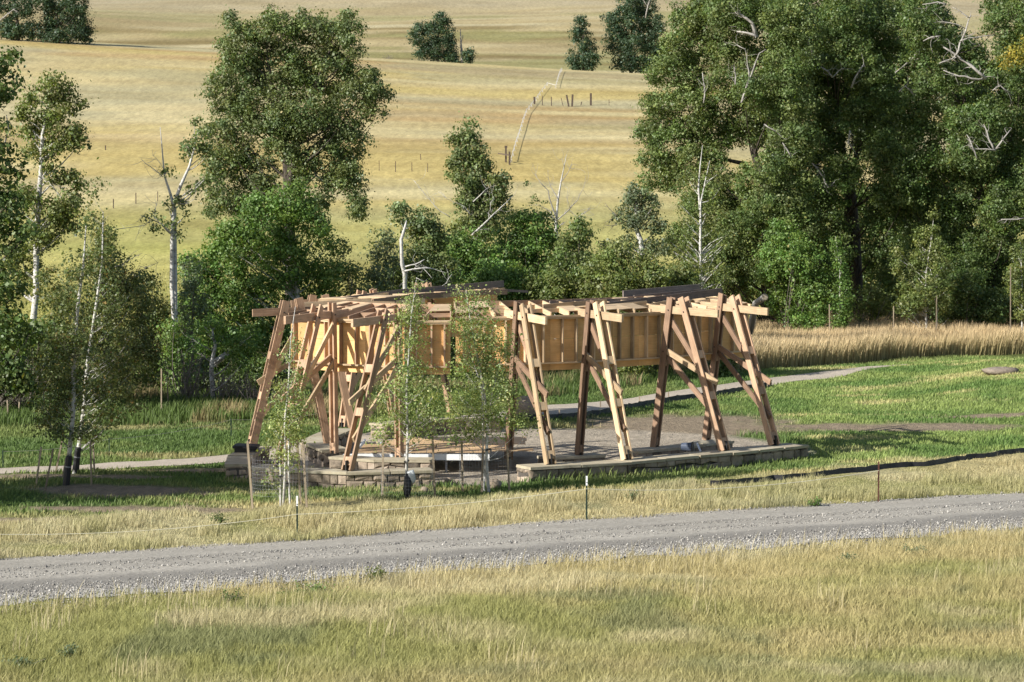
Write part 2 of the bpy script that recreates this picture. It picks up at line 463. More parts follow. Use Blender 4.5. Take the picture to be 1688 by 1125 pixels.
# foliage
M['lf_cotton'] = leaf_mat('leaves_cottonwood', (0.052, 0.068, 0.024), (0.098, 0.116, 0.042), (0.155, 0.170, 0.078))
M['lf_green'] = leaf_mat('leaves_fresh_green', (0.042, 0.072, 0.015), (0.090, 0.138, 0.032), (0.150, 0.195, 0.060))
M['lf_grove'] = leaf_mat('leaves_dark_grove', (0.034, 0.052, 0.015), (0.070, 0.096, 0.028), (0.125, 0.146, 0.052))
M['lf_flank'] = leaf_mat('leaves_yellow_green', (0.044, 0.062, 0.020), (0.092, 0.115, 0.036), (0.150, 0.168, 0.065))  # lighter yellow-green tone than the other grove leaves
M['lf_olive'] = leaf_mat('leaves_olive', (0.060, 0.072, 0.022), (0.105, 0.118, 0.036), (0.165, 0.175, 0.060))
M['lf_birch'] = leaf_mat('leaves_young_aspen', (0.085, 0.105, 0.030), (0.155, 0.180, 0.060), (0.250, 0.265, 0.115), odd=(0.55, 0.52, 0.28), odd_at=0.93)
M['lf_dull'] = leaf_mat('leaves_dull_bronze', (0.044, 0.055, 0.018), (0.080, 0.092, 0.030), (0.135, 0.140, 0.055), odd=(0.22, 0.14, 0.04), odd_at=0.94)
M['lf_far'] = leaf_mat('leaves_distant', (0.020, 0.036, 0.020), (0.036, 0.058, 0.030), (0.058, 0.082, 0.046))
M['lf_gold'] = leaf_mat('leaves_turning_yellow', (0.13, 0.11, 0.025), (0.22, 0.175, 0.035), (0.30, 0.23, 0.05))
M['lf_grey'] = leaf_mat('leaves_grey_willow', (0.062, 0.074, 0.040), (0.10, 0.115, 0.062), (0.155, 0.17, 0.10))

# ------------------------------------------------------------------ ground colour zones
LB_X = np.array([-40, -20, -13.6, -7.7, -5, 0, 4.8, 17.7, 60])
LB_Y = np.array([52, 60.5, 64.4, 68.6, 69.6, 70.8, 74.2, 83.6, 112])
def lawn_from(x): return np.interp(x, LB_X, LB_Y)
LE_X = np.array([-60, -14, -6, 4, 12, 25, 60])
LE_Y = np.array([92, 94, 97, 112, 124, 136, 150])
def lawn_to(x): return np.interp(x, LE_X, LE_Y)
WF_X = np.array([-12, -9, -7.9, -6.6, -5, -2.45, -1.0, 0.35, 3.5, 6.9, 9.7, 11, 13])
WF_Y = np.array([78, 75.0, 74.4, 73.2, 72.7, 73.2, 73.3, 74.2, 75.9, 78.6, 81.3, 82.8, 86])
def pad(x, y):
    return np.maximum(((x - 0.9) / 9.6) ** 2 + ((y - 82.5) / 9.6) ** 2, 1.02 - (y - np.interp(x, WF_X, WF_Y)) * 0.25)
def path_mid(x):
    return np.interp(x, [-60, -18, -14, -10, -7, -3.5, 0.8, 4, 8, 12.5, 20, 40], [70.5, 76.0, 78.4, 81.0, 84.5, 93.0, 99.0, 103.0, 109.5, 117.0, 127.5, 150])
DRY = np.array([0.42, 0.355, 0.170]); OLV = np.array([0.275, 0.272, 0.095]); STRAW = np.array([0.50, 0.43, 0.25])
GRN = np.array([0.085, 0.135, 0.034]); GRN2 = np.array([0.150, 0.190, 0.055]); DIRT = np.array([0.285, 0.225, 0.155]); GRAV = np.array([0.41, 0.35, 0.27])
GOLD = np.array([0.50, 0.395, 0.155]); RUST = np.array([0.45, 0.32, 0.145]); SAGE = np.array([0.37, 0.335, 0.195]); LIME = np.array([0.365, 0.345, 0.105])
HILL = np.array([0.44, 0.36, 0.19])
def mix(a, b, t): return a * (1 - t[:, None]) + b * t[:, None]
def dirtmask(x, y):
    m = np.zeros_like(x)
    for cx, cy, rx, ry in ((6.8, 93.5, 4.6, 4.8), (14.5, 92.3, 5.0, 1.6), (19.5, 96.2, 3.0, 0.8), (-14.5, 75.5, 3.5, 0.7), (-8.8, 77.4, 2.5, 0.8), (-11.5, 71.5, 2.6, 1.5), (-10.8, 67.3, 3.2, 0.65), (-14, 64.6, 3.0, 0.6)):
        q = ((x - cx) / rx) ** 2 + ((y - cy) / ry) ** 2
        m = np.maximum(m, 1 - smooth(0.5, 1.3, q + (fbm(x / 0.9, y / 0.9, 61, 3) - 0.5) * 1.4))
    return m
def ground_col(x, y):
    n1 = fbm(x / 3.0, y / 3.0, 21, 4); n2 = fbm(x / 9.0, y / 9.0, 22, 3); n3 = fbm(x / 0.8, y / 0.8, 23, 3)
    rel = y - road_mid(x)
    # near grass
    c = mix(DRY, OLV, smooth(0.38, 0.58, n2 * 0.65 + n1 * 0.35 + 0.10 * np.exp(-((rel + 11.5) / 4.0) ** 2)))
    c = mix(c, np.array([0.155, 0.175, 0.085]), smooth(0.60, 0.72, fbm(x / 2.2, y / 2.2, 27, 3)) * 0.55)
    c = mix(c, STRAW, smooth(0.52, 0.72, n1) * 0.7)
    wobble = (n1 - 0.5) * 3.0 + (n3 - 0.5) * 1.2
    # lawn
    lf = smooth(-0.5, 0.5, y - lawn_from(x) + wobble * 0.7)
    lawn = mix(GRN, GRN2, smooth(0.35, 0.65, n1))
    lawn = mix(lawn, DRY * 0.9, smooth(0.60, 0.74, fbm(x / 4.0, y / 2.0, 31, 4)) * 0.6)
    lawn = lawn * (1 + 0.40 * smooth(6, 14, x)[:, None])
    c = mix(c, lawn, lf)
    c = mix(c, DIRT, dirtmask(x, y))
    pd = pad(x, y)
    c = mix(c, GRAV * (0.85 + 0.3 * n3[:, None]), 1 - smooth(0.92, 1.06, pd + (n3 - 0.5) * 0.12))
    # rough beyond the lawn
    rf = smooth(-1.5, 1.5, y - lawn_to(x) + wobble)
    rough = mix(np.array([0.20, 0.17, 0.075]), np.array([0.10, 0.12, 0.035]), smooth(0.4, 0.6, n1))
    c = mix(c, rough, rf)
    # meadow
    mf = smooth(146, 158, y + wobble)
    b1 = fbm(x / 75.0 + 0.4 + y / 160.0, y / 17.0, 41, 5); b2 = fbm(x / 90.0, y / 16.0, 43, 4); b3 = fbm(x / 14.0, y / 9.0, 44, 4)
    md = mix(GOLD, STRAW * np.array([1.10, 1.06, 0.94]), smooth(0.40, 0.62, b1))
    md = mix(md, RUST, smooth(0.54, 0.70, b2) * smooth(280, 360, y) * 0.95)
    md = mix(md, SAGE, smooth(0.50, 0.64, fbm(x / 55.0, y / 24.0, 47, 4)) * 0.6)
    low = 1 - smooth(215, 275, y + (b2 - 0.5) * 40 - 0.12 * x)
    md = mix(md, LIME * (0.8 + 0.5 * b3[:, None]), low * (0.75 + 0.25 * smooth(0.4, 0.6, b1)))
    hf = smooth(520, 600, y + (b3 - 0.5) * 60)
    h1 = fbm(x / 130.0, y / 17.0, 51, 5)
    hl = mix(HILL, np.array([0.235, 0.18, 0.075]), smooth(0.46, 0.60, h1) * (1 - smooth(700, 800, y)))  # dark olive streaks, with the shading of swales put into the colour
    hl = mix(hl, STRAW * 0.95, smooth(0.56, 0.68, fbm(x / 90.0, y / 12.0, 57, 4)) * (1 - smooth(720, 800, y)))
    hl = mix(hl, np.array([0.30, 0.285, 0.115]), smooth(0.5, 0.62, fbm(x / 50.0, y / 25.0, 52, 4)) * 0.7 * (1 - smooth(760, 900, y)))
    hl = mix(hl, np.array([0.40, 0.335, 0.205]), smooth(720, 860, y) * (0.5 + 0.5 * smooth(0.4, 0.6, h1)))
    md = mix(md, hl, hf)
    st1 = fbm(x / 26.0 + y / 90.0, y / 4.2, 53, 4); st2 = fbm(x / 9.0, y / 3.0, 54, 3)
    md = mix(md, md * np.array([0.80, 0.76, 0.68]), smooth(0.48, 0.70, st1) * 0.5)
    md = mix(md, md * np.array([1.10, 1.13, 1.22]), smooth(0.52, 0.40, st1) * 0.0 + (1 - smooth(0.30, 0.50, st1)) * 0.5)
    md = md * (0.90 + 0.20 * b3[:, None]) * (0.93 + 0.14 * st2[:, None]) * 0.81
    return mix(c, md, mf)

def build_ground():
    ys = np.concatenate([np.arange(-30, 34, 2.0), np.arange(34, 160, 0.42), 160 * (1500 / 160.0) ** np.linspace(0, 1, 230)])
    s = np.linspace(-1, 1, 261)
    Y, SS = np.meshgrid(ys, s, indexing='ij')
    X = SS * (24 + 0.33 * np.clip(Y, 0, None))
    x = X.ravel(); y = Y.ravel()
    V = np.stack([x, y, terrain(x, y)], 1)
    R, Cn = X.shape
    i = np.arange(R - 1)[:, None] * Cn + np.arange(Cn - 1)[None, :]
    Q = np.stack([i, i + 1, i + Cn + 1, i + Cn], -1).reshape(-1)
    nq = (R - 1) * (Cn - 1)
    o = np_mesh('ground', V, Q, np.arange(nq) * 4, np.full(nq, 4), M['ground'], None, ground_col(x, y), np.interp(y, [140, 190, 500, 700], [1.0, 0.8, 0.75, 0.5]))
    o.data.polygons.foreach_set('use_smooth', [True] * nq)
    tag(o, 'golden meadow hillside, green lawn and dry grass turf', 'ground', kind='structure')

def strip(name, xs, mid, half, lift, mat, colf, label, cat, nw=14):
    """a sheet along mid(x) lying just above the ground"""
    ts = np.linspace(-1, 1, nw)
    X, T = np.meshgrid(xs, ts, indexing='ij')
    hh = half(X) if callable(half) else half
    Y = mid(X) + T * hh + (fbm(X / 1.1, T * 3, 77, 3) - 0.5) * 0.8 * (np.abs(T) > 0.95)
    x = X.ravel(); y = Y.ravel()
    V = np.stack([x, y, terrain(x, y) + lift], 1)
    R, Cn = X.shape
    i = np.arange(R - 1)[:, None] * Cn + np.arange(Cn - 1)[None, :]
    Q = np.stack([i, i + Cn, i + Cn + 1, i + 1], -1).reshape(-1)
    nq = (R - 1) * (Cn - 1)
    o = np_mesh(name, V, Q, np.arange(nq) * 4, np.full(nq, 4), mat, None, colf(x, y, T.ravel()))
    return tag(o, label, cat, kind='structure')

def road_col(x, y, t):
    base = np.array([0.335, 0.308, 0.26])
    c = np.repeat(base[None], len(x), 0)
    tr = np.exp(-((t - 0.42) / 0.07) ** 2) * 0.7 + np.exp(-((t - 0.72) / 0.05) ** 2) * 0.3 + np.exp(-((t - 0.18) / 0.05) ** 2) * 0.25 + np.exp(-((t - 0.0) / 0.14) ** 2) * -0.12
    n = fbm(x / 3.0, y / 0.6, 71, 4)
    c = c * (1 - 0.35 * tr[:, None]) * (0.85 + 0.3 * n[:, None])
    sh = smooth(-0.05, -0.30, t + (n - 0.5) * 0.25)
    c = mix(c, np.array([0.20, 0.185, 0.16]), sh * (1 - smooth(-0.62, -0.78, t)) * 0.8)
    c = mix(c, np.array([0.42, 0.40, 0.36]), smooth(-0.62, -0.85, t) * 0.7)
    return c
def path_col(x, y, t):
    n = fbm(x / 1.5, y / 1.5, 72, 4)
    return np.array([0.42, 0.36, 0.285])[None] * (0.85 + 0.3 * n[:, None])

build_ground()
strip('road', np.arange(-34, 42, 0.4), road_mid, 3.5, 0.012, M['road'], road_col, 'straight gravel road with loose stony shoulder', 'road', 26)
def path_half(X): return np.interp(X, [-60, -14, -7, 0, 8, 16, 20], [0.75, 0.9, 1.5, 2.6, 2.6, 2.0, 0.8])
strip('path', np.arange(-45, 21.5, 0.35), path_mid, path_half, 0.012, M['path'], path_col, 'curving crushed gravel footpath behind the pavilion', 'path', 14)

# ------------------------------------------------------------------ grass (uncountable)
def blades(name, x, y, h, wd, lean, col, label, seed=0, tipcol=None, sink=0.03):
    rs = np.random.RandomState(seed)
    n = len(x)
    z = terrain(x, y) - sink
    a = rs.uniform(0, 2 * PI, n); b = rs.uniform(-0.9, 0.9, n)
    dx = np.cos(b) * wd / 2; dy = np.sin(b) * wd / 2
    lx = np.cos(a) * lean * h + 0.12 * h; ly = np.sin(a) * lean * h
    P = np.zeros((n, 5, 3))
    P[:, 0] = np.stack([x - dx, y - dy, z], 1); P[:, 1] = np.stack([x + dx, y + dy, z], 1)
    P[:, 2] = np.stack([x + dx * .75 + lx * .35, y + dy * .75 + ly * .35, z + h * .6], 1)
    P[:, 3] = np.stack([x - dx * .75 + lx * .35, y - dy * .75 + ly * .35, z + h * .6], 1)
    P[:, 4] = np.stack([x + lx, y + ly, z + h], 1)
    V = P.reshape(-1, 3)
    k = np.arange(n)[:, None] * 5
    L = np.concatenate([k + np.array([0, 1, 2, 3]), k + np.array([3, 2, 4])], 1).ravel()
    st = np.stack([np.arange(n) * 7, np.arange(n) * 7 + 4], 1).ravel()
    tot = np.tile([4, 3], n)
    C5 = np.repeat(col[:, None, :], 5, 1)
    if tipcol is not None: C5[:, 4] = tipcol; C5[:, 2:4] = (C5[:, 2:4] + tipcol[:, None]) / 2
    o = np_mesh(name, V, L, st, tot, M['blade'], None, C5.reshape(-1, 3))
    return tag(o, label, 'grass', kind='stuff')

SILT_X = np.array([5.9, 7.6, 9.6, 11.9, 13.5, 15.6, 17.7, 19.6]); SILT_Y = np.array([73.3, 74.5, 76.0, 77.9, 79.0, 81.1, 83.5, 85.1])
def near_silt(x, y):
    q = y - np.interp(x, SILT_X, SILT_Y)
    return (x > 5.5) & (q > -1.6) & (q < 0.4)
def scatter(n, ylo, yhi, rs, margin=2.0, power=1.0):
    y = ylo + (yhi - ylo) * rs.uniform(0, 1, n) ** power
    x = rs.uniform(-1, 1, n) * (0.215 * y + margin)
    return x, y

def grass():
    rs = np.random.RandomState(4)
    # 1 foreground
    x, y = scatter(460000, 37, 70, rs, 2.0, 1.15)
    rel = y - road_mid(x) + (fbm(x / 1.5, y / 1.5, 81, 3) - 0.5) * 1.6
    k = (rel < -3.6) & ((rel < -4.6) | (rs.uniform(0, 1, len(x)) < 0.2)); x = x[k]; y = y[k]
    n = len(x)
    c = ground_col(x, y) * rs.uniform(0.75, 1.3, (n, 1))
    tall = fbm(x / 1.6, y / 1.6, 82, 3)
    edge = np.exp(-((y - road_mid(x) + 4.6) / 1.3) ** 2)
    h = (0.10 + 0.22 * tall + 0.07 * edge) * rs.uniform(0.6, 1.35, n)
    tip = np.clip(c * 1.12 + np.array([0.03, 0.024, 0.01]), 0, 0.62)
    blades('foreground_grass', x, y, h, rs.uniform(0.008, 0.016, n), rs.uniform(0.15, 0.8, n), c, 'dry golden green grass filling the near slope below the road', 11, tip)
    # seed stalks of the near slope and of the verge
    x1, y1 = scatter(16000, 38, 70, rs, 2); rel = y1 - road_mid(x1)
    k = (rel < -4.0) & (noise(x1 / 1.3, y1 / 1.3, 83) + 0.9 * np.exp(-((rel + 4.5) / 1.2) ** 2) > 0.80); x1 = x1[k]; y1 = y1[k]; n = len(x1)
    c = STRAW[None] * rs.uniform(0.8, 1.25, (n, 1))
    blades('tall_dry_grass', x1, y1, rs.uniform(0.3, 0.7, n), rs.uniform(0.010, 0.017, n), rs.uniform(0.05, 0.3, n), c, 'tall pale seed stalks above the near slope grass', 12)
    # 2 verge beyond the road
    x, y = scatter(400000, 50, 86, rs, 2)
    rel = y - road_mid(x) + (fbm(x / 1.2, y / 1.2, 84, 3) - 0.5) * 0.9
    inl = y - lawn_from(x) + (fbm(x / 2.5, y / 2.5, 85, 3) - 0.5) * 2.5
    k = (rel > 3.35) & (inl < 0.6) & (pad(x, y) > 1.05); x = x[k]; y = y[k]; n = len(x)
    c = mix(ground_col(x, y), STRAW, np.full(n, 0.35)) * rs.uniform(0.75, 1.25, (n, 1))
    tall = fbm(x / 1.3, y / 1.3, 86, 3)
    h = (0.07 + 0.30 * smooth(0.42, 0.75, tall)) * rs.uniform(0.6, 1.4, n) * (1 - 0.6 * smooth(-3, 0.0, y - lawn_from(x)))
    h = np.where(near_silt(x, y), h * 0.4, h)
    tip = np.clip(c * 1.2 + 0.04, 0, 0.62)
    blades('verge_grass', x, y, h, rs.uniform(0.009, 0.017, n), rs.uniform(0.08, 0.5, n), c, 'straw coloured grass verge between road and stone walls', 13, tip)
    # 3 lawn
    x, y = scatter(330000, 58, 136, rs, 2.5)
    inl = y - lawn_from(x) + (fbm(x / 2.5, y / 2.5, 85, 3) - 0.5) * 2.5
    pm = np.abs(y - path_mid(x)) / path_half(x)
    k = (inl > -0.6) & (y < lawn_to(x) + 2) & (pad(x, y) > 1.03) & ((pm > 1.05) | (x > 21)) & (dirtmask(x, y) < rs.uniform(0.1, 0.8, len(x)))
    x = x[k]; y = y[k]; n = len(x)
    c = ground_col(x, y) * rs.uniform(0.8, 1.35, (n, 1))
    h = (0.05 + 0.15 * fbm(x / 1.5, y / 1.5, 88, 3)) * rs.uniform(0.6, 1.4, n)
    h = h * (1 + 0.9 * np.exp(-((pad(x, y) - 1.06) / 0.10) ** 2))
    h = np.where(near_silt(x, y), h * 0.5, h)
    blades('lawn_grass', x, y, h, rs.uniform(0.02, 0.05, n), rs.uniform(0.1, 0.5, n), c, 'short green lawn round the pavilion and path', 14, np.clip(c * 1.2, 0, 0.6))
    # 4 tall tawny grass beyond the path on the right
    x = rs.uniform(8, 40, 120000); y = lawn_to(x) + rs.uniform(1.0, 24, 120000)
    k = (x < 0.215 * y + 3); x = x[k]; y = y[k]; n = len(x)
    t = fbm(x / 3.0, y / 3.0, 90, 3)
    c = mix(np.array([0.60, 0.45, 0.24]), np.array([0.70, 0.55, 0.33]), t) * rs.uniform(0.75, 1.2, (n, 1))
    green = np.array([0.17, 0.17, 0.05])
    front = 1 - smooth(1.0, 4.0, y - lawn_to(x))
    cb = mix(c, green, 0.12 + 0.6 * front)
    h = (0.95 + 0.65 * t) * rs.uniform(0.7, 1.25, n)
    blades('tawny_grass', x, y, h, rs.uniform(0.03, 0.06, n), rs.uniform(0.05, 0.3, n), cb, 'tall tawny grass band between the right lawn and the trees', 15, c)
    # 5 rough growth on the left and centre behind the lawn
    x = rs.uniform(-30, 10, 70000); y = lawn_to(x) + rs.uniform(-1.0, 26, 70000)
    k = (np.abs(x) < 0.215 * y + 3); x = x[k]; y = y[k]; n = len(x)
    t = fbm(x / 2.0, y / 2.0, 91, 3)
    c = mix(np.array([0.085, 0.13, 0.03]), np.array([0.26, 0.21, 0.10]), smooth(0.56, 0.72, t)) * rs.uniform(0.7, 1.25, (n, 1))
    h = (0.25 + 0.5 * t) * rs.uniform(0.6, 1.3, n)
    blades('rough_grass', x, y, h, rs.uniform(0.03, 0.06, n), rs.uniform(0.08, 0.4, n), c, 'rank green and brown grass under the creekside trees', 16, np.clip(c * 1.2, 0, 0.6))
    # 6 meadow tufts
    y = 150 * (225 / 150.0) ** rs.uniform(0, 1, 110000); x = rs.uniform(-1, 1, 110000) * (0.215 * y + 5)
    k = rs.uniform(0, 1, len(x)) < np.interp(y, [150, 185, 215, 540], [1, .7, .0, .0]); x = x[k]; y = y[k]; n = len(x)
    c = ground_col(x, y) * rs.uniform(1.0, 1.15, (n, 1))
    sc = np.clip(y / 260.0, 0.6, 2.0)
    h = rs.uniform(0.08, 0.30, n) * (1 - 0.6 * smooth(175, 215, y))
    blades('meadow_grass', x, y, h, rs.uniform(0.05, 0.14, n) * sc, rs.uniform(0.1, 0.5, n), c, 'golden grass tufts over the sloping meadow', 17, np.clip(c * 1.12, 0, 0.65))
grass()

def road_stones():
    rs = np.random.RandomState(9)
    n = 30000
    x = rs.uniform(-16, 18, n)
    t = np.where(rs.uniform(0, 1, n) < 0.78, -2.9 + rs.normal(0, 0.75, n), rs.choice([3.35, 1.3, 0.2], n) + rs.normal(0, 0.22, n))
    y = road_mid(x) + t
    k = np.abs(t) < 4.4; x = x[k]; y = y[k]; n = len(x)
    s = rs.uniform(0.010, 0.028, n) * (1 + 0.7 * (rs.uniform(0, 1, n) < 0.08))
    base = np.array([[1, 0, 0], [-0.5, 0.87, 0], [-0.5, -0.87, 0], [0, 0, 1], [0, 0, -0.5]], float)
    jit = rs.uniform(0.6, 1.3, (n, 5, 3))
    ang = rs.uniform(0, 2 * PI, n); ca, sa = np.cos(ang), np.sin(ang)
    P = base[None] * jit * s[:, None, None]
    Pr = P.copy(); Pr[..., 0] = P[..., 0] * ca[:, None] - P[..., 1] * sa[:, None]; Pr[..., 1] = P[..., 0] * sa[:, None] + P[..., 1] * ca[:, None]
    Pr += np.stack([x, y, terrain(x, y) + 0.014 + s * 0.2], 1)[:, None, :]
    Fk = np.array([[0, 1, 3], [1, 2, 3], [2, 0, 3], [1, 0, 4], [2, 1, 4], [0, 2, 4]])
    L = (np.arange(n)[:, None, None] * 5 + Fk[None]).reshape(-1)
    o = np_mesh('gravel', Pr.reshape(-1, 3), L, np.arange(6 * n) * 3, np.full(6 * n, 3), M['stone_bits'])
    tag(o, 'loose grey stones along the road shoulders', 'gravel', kind='stuff')
road_stones()

# ------------------------------------------------------------------ trees
def leaf_quads(C, s, rs, out=None):
    """rhombic leaves with centres C and sizes s, loosely facing outwards (out) from their clump"""
    n = len(C)
    nn = rs.normal(0, 1, (n, 3)); nn /= np.linalg.norm(nn, axis=1)[:, None]
    if out is not None: nn = nn + out
    nn /= np.linalg.norm(nn, axis=1)[:, None] + 1e-9
    a = np.cross(nn, rs.normal(0, 1, (n, 3))); a /= np.linalg.norm(a, axis=1)[:, None] + 1e-9
    b = np.cross(nn, a)
    s = s[:, None]
    return np.stack([C - a * s * .5, C - b * s * .38, C + a * s * .5, C + b * s * .38], 1)

def crown_points(lobes, d, rs, leaf, cover, cr, thick=0.9):
    """leaf centres in clumps spread through ellipsoid lobes; returns points and clump centres"""
    k = d / F
    out = []; cl = []; ou = []; ti = []
    for L in lobes:
        px, py, rx, ry = L[:4]
        off = L[4] if len(L) > 4 else None
        R = np.array([rx * k, 0, ry * k]); R[1] = thick * (R[0] + R[2]) / 2
        c = np.array(W(px, py, d))
        c[1] += (rs.uniform(-0.5, 0.5) * R[1]) if off is None else off
        area = PI * rx * ry * k * k
        nl = max(8, int(cover * area / (leaf * leaf * 0.38)))
        nc = max(3, int(2.4 * area / (cr * cr)))
        u = rs.normal(0, 1, (nc, 3)); u /= np.linalg.norm(u, axis=1)[:, None]
        r = rs.uniform(0.12, 1, nc) ** (1 / 2.4)
        r = r * np.where(rs.uniform(0, 1, nc) < 0.16, rs.uniform(1.1, 1.35, nc), 1.0)
        cc = c + u * r[:, None] * R * 0.92
        wgt = rs.uniform(0.4, 1.6, nc); wgt /= wgt.sum()
        idx = rs.choice(nc, nl, p=wgt)
        spread = cr * rs.uniform(0.32, 0.62, nc)
        P = cc[idx] + rs.normal(0, 1, (nl, 3)) * spread[idx][:, None] * np.array([1, 1, 0.75])
        o = (P - cc[idx]) / (spread[idx][:, None] + 1e-6) * 0.45 + (P - c) / np.maximum(R, .05) * 0.35 + np.array([0, 0, 0.35])
        tn = rs.uniform(0.72, 1.30, (nc, 1)) * np.stack([rs.uniform(0.90, 1.16, nc), np.ones(nc), rs.uniform(0.8, 1.15, nc)], 1)
        out.append(P); cl.append(cc); ou.append(o); ti.append(tn[idx])
    global OUT, TINT
    OUT = np.concatenate(ou); TINT = np.concatenate(ti)
    return np.concatenate(out), np.concatenate(cl)

def polyline(pts, d, seed=0, dd=0.0):
    return [W(p[0], p[1], d + dd * i) for i, p in enumerate(pts)]

def limb(mb, p0, p1, r0, r1, rs, n=5, bend=0.12, sides=5):
    p0 = Vector(p0); p1 = Vector(p1); L = (p1 - p0).length
    pts = []; rad = []
    j = Vector(rs.normal(0, 1, 3)) * bend * L * 0.5
    for i in range(n):
        t = i / (n - 1)
        pts.append(p0.lerp(p1, t) + j * math.sin(PI * t) + Vector((0, 0, -0.05 * L * math.sin(PI * t))))
        rad.append(r0 + (r1 - r0) * t)
    mb.tube(pts, rad, sides, cap=False)

USED = {}
def tree(name, label, cat, d, trunks, lobes, leafmat, barkmat, leaf=0.16, cover=3.2, cr=0.55, seed=1, group=None, bare=(), limbs=26, extra=None, thick=0.9, bare_mat=None, foot=True, zfix=None):
    """trunks: lists of (px, py, radius in m); the first point of each is carried down to the ground"""
    rs = np.random.RandomState(seed)
    if 100 < d < 172: leaf = leaf * 0.78
    P, cl = (None, None)
    if lobes: P, cl = crown_points(lobes, d, rs, leaf, cover, cr, thick); out_n = OUT; tint = TINT
    if trunks:
        b0 = W(trunks[0][0][0], trunks[0][0][1], d)
    else:
        b0 = W(np.mean([l[0] for l in lobes]), 0, d)
    base = Vector((b0.x, d, tz(b0.x, d)))
    root = thing(name, label, cat, base, group)
    mb = MB(); spine = []
    for tr in trunks:
        pts = [W(p[0], p[1], d) for p in tr]; rad = [p[2] for p in tr]
        if foot:
            g = Vector((pts[0].x + (pts[0].x - pts[1].x) * 0.0, d, tz(pts[0].x, d) - 0.15))
            if pts[0].z > g.z + 0.1:
                pts = [g, g.lerp(pts[0], 0.12)] + pts; rad = [rad[0] * 1.35, rad[0] * 1.08] + rad
            else:
                pts[0].z = g.z
        j = [Vector((rs.normal(0, .04), rs.normal(0, .12), 0)) * (1 if 0 < i < len(pts) - 1 else 0) for i in range(len(pts))]
        pts = [p + q for p, q in zip(pts, j)]
        mb.tube(pts, rad, 8)
        for i in range(len(pts) - 1):
            for t in (0, .25, .5, .75): spine.append((pts[i].lerp(pts[i + 1], t), rad[i] * (1 - t) + rad[i + 1] * t))
        spine.append((pts[-1], rad[-1]))
    if not spine:
        for q in range(3):
            g = base + Vector((rs.uniform(-.5, .5), rs.uniform(-.5, .5), -0.1)); spine.append((g, 0.05))
    if cl is not None and limbs:
        SP = np.array([tuple(s[0]) for s in spine])
        order = rs.permutation(len(cl))[:limbs]
        for i in order:
            c = cl[i]
            dv = SP - c; hd = np.hypot(dv[:, 0], dv[:, 1]); over = SP[:, 2] - (c[2] - 0.75 * hd); dist = np.linalg.norm(dv, axis=1) + np.where(over > 0, 3.0 * over, 0)
            s = int(np.argmin(dist)); r0 = min(spine[s][1] * (0.26 if leaf < 0.1 else 0.5), 0.075)
            limb(mb, spine[s][0], c, max(r0, 0.008 if leaf < 0.1 else 0.018), 0.004 if leaf < 0.1 else 0.011, rs)
    mb.build('trunk', barkmat, root, True)
    if bare:
        for br in bare:
            bb = MB()
            pts = [W(p[0], p[1], d + (br[0][3] if len(br[0]) > 3 else 0)) + Vector((0, rs.normal(0, .1), 0)) for p in br]
            rad = [p[2] * 0.85 for p in br]
            # soften the kinks of the branch
            q = [pts[0]]; rr = [rad[0]]
            for i in range(len(pts) - 1):
                q.append(pts[i].lerp(pts[i + 1], .5) + Vector(rs.normal(0, .03, 3)) * (pts[i + 1] - pts[i]).length); rr.append((rad[i] + rad[i + 1]) / 2)
                q.append(pts[i + 1]); rr.append(rad[i + 1])
            bb.tube(q, rr, 5)
            L = sum((q[i + 1] - q[i]).length for i in range(len(q) - 1))
            for t in range(int(3 + L * 2.6)):
                i = rs.randint(0, len(q) - 1)
                s = q[i].lerp(q[i + 1], rs.uniform())
                dirn = (q[i + 1] - q[i]).normalized() + Vector(rs.normal(0, .7, 3))
                limb(bb, s, s + dirn.normalized() * rs.uniform(.25, 1.1), max(rr[i] * .38, .008), .004, rs, 5, .35, 4)
            bb.build('bare_branch', bare_mat or M['bark_g'], root, True)
    if P is not None:
        s = leaf * np.clip(rs.lognormal(-0.08, 0.38, len(P)), .4, 2.0)
        quads_mesh('crown', leaf_quads(P, s, rs, out_n), leafmat, root, tint)
    if extra: extra(root, d, rs)
    return root

def twig_shrub(name, label, d, px, pyb, w_, h_, n, seed, group=None, mat=None):
    rs = np.random.RandomState(seed)
    b = W(px, pyb, d); z = tz(b.x, d)
    base = Vector((b.x, d, z))
    mb = MB()
    for i in range(n):
        s = base + Vector((rs.uniform(-.3, .3) * w_, rs.uniform(-.4, .4), -0.05))
        e = s + Vector((rs.normal(0, .35) * w_, rs.normal(0, .3) * w_, h_ * rs.uniform(.4, 1)))
        limb(mb, s, e, rs.uniform(.015, .035), .006, rs, 5, .2, 4)
        for k in range(4):
            m = s.lerp(e, rs.uniform(.3, .95))
            limb(mb, m, m + Vector(rs.normal(0, .35, 3)) * h_ * .35, .012, .004, rs, 4, .2, 3)
    o = mb.build(name, mat or M['twig'])
    return tag(o, label, 'shrub', group)

bw, bd, bgm = M['bark_w'], M['bark_d'], M['bark_g']
BACK = 'trees along the creek'
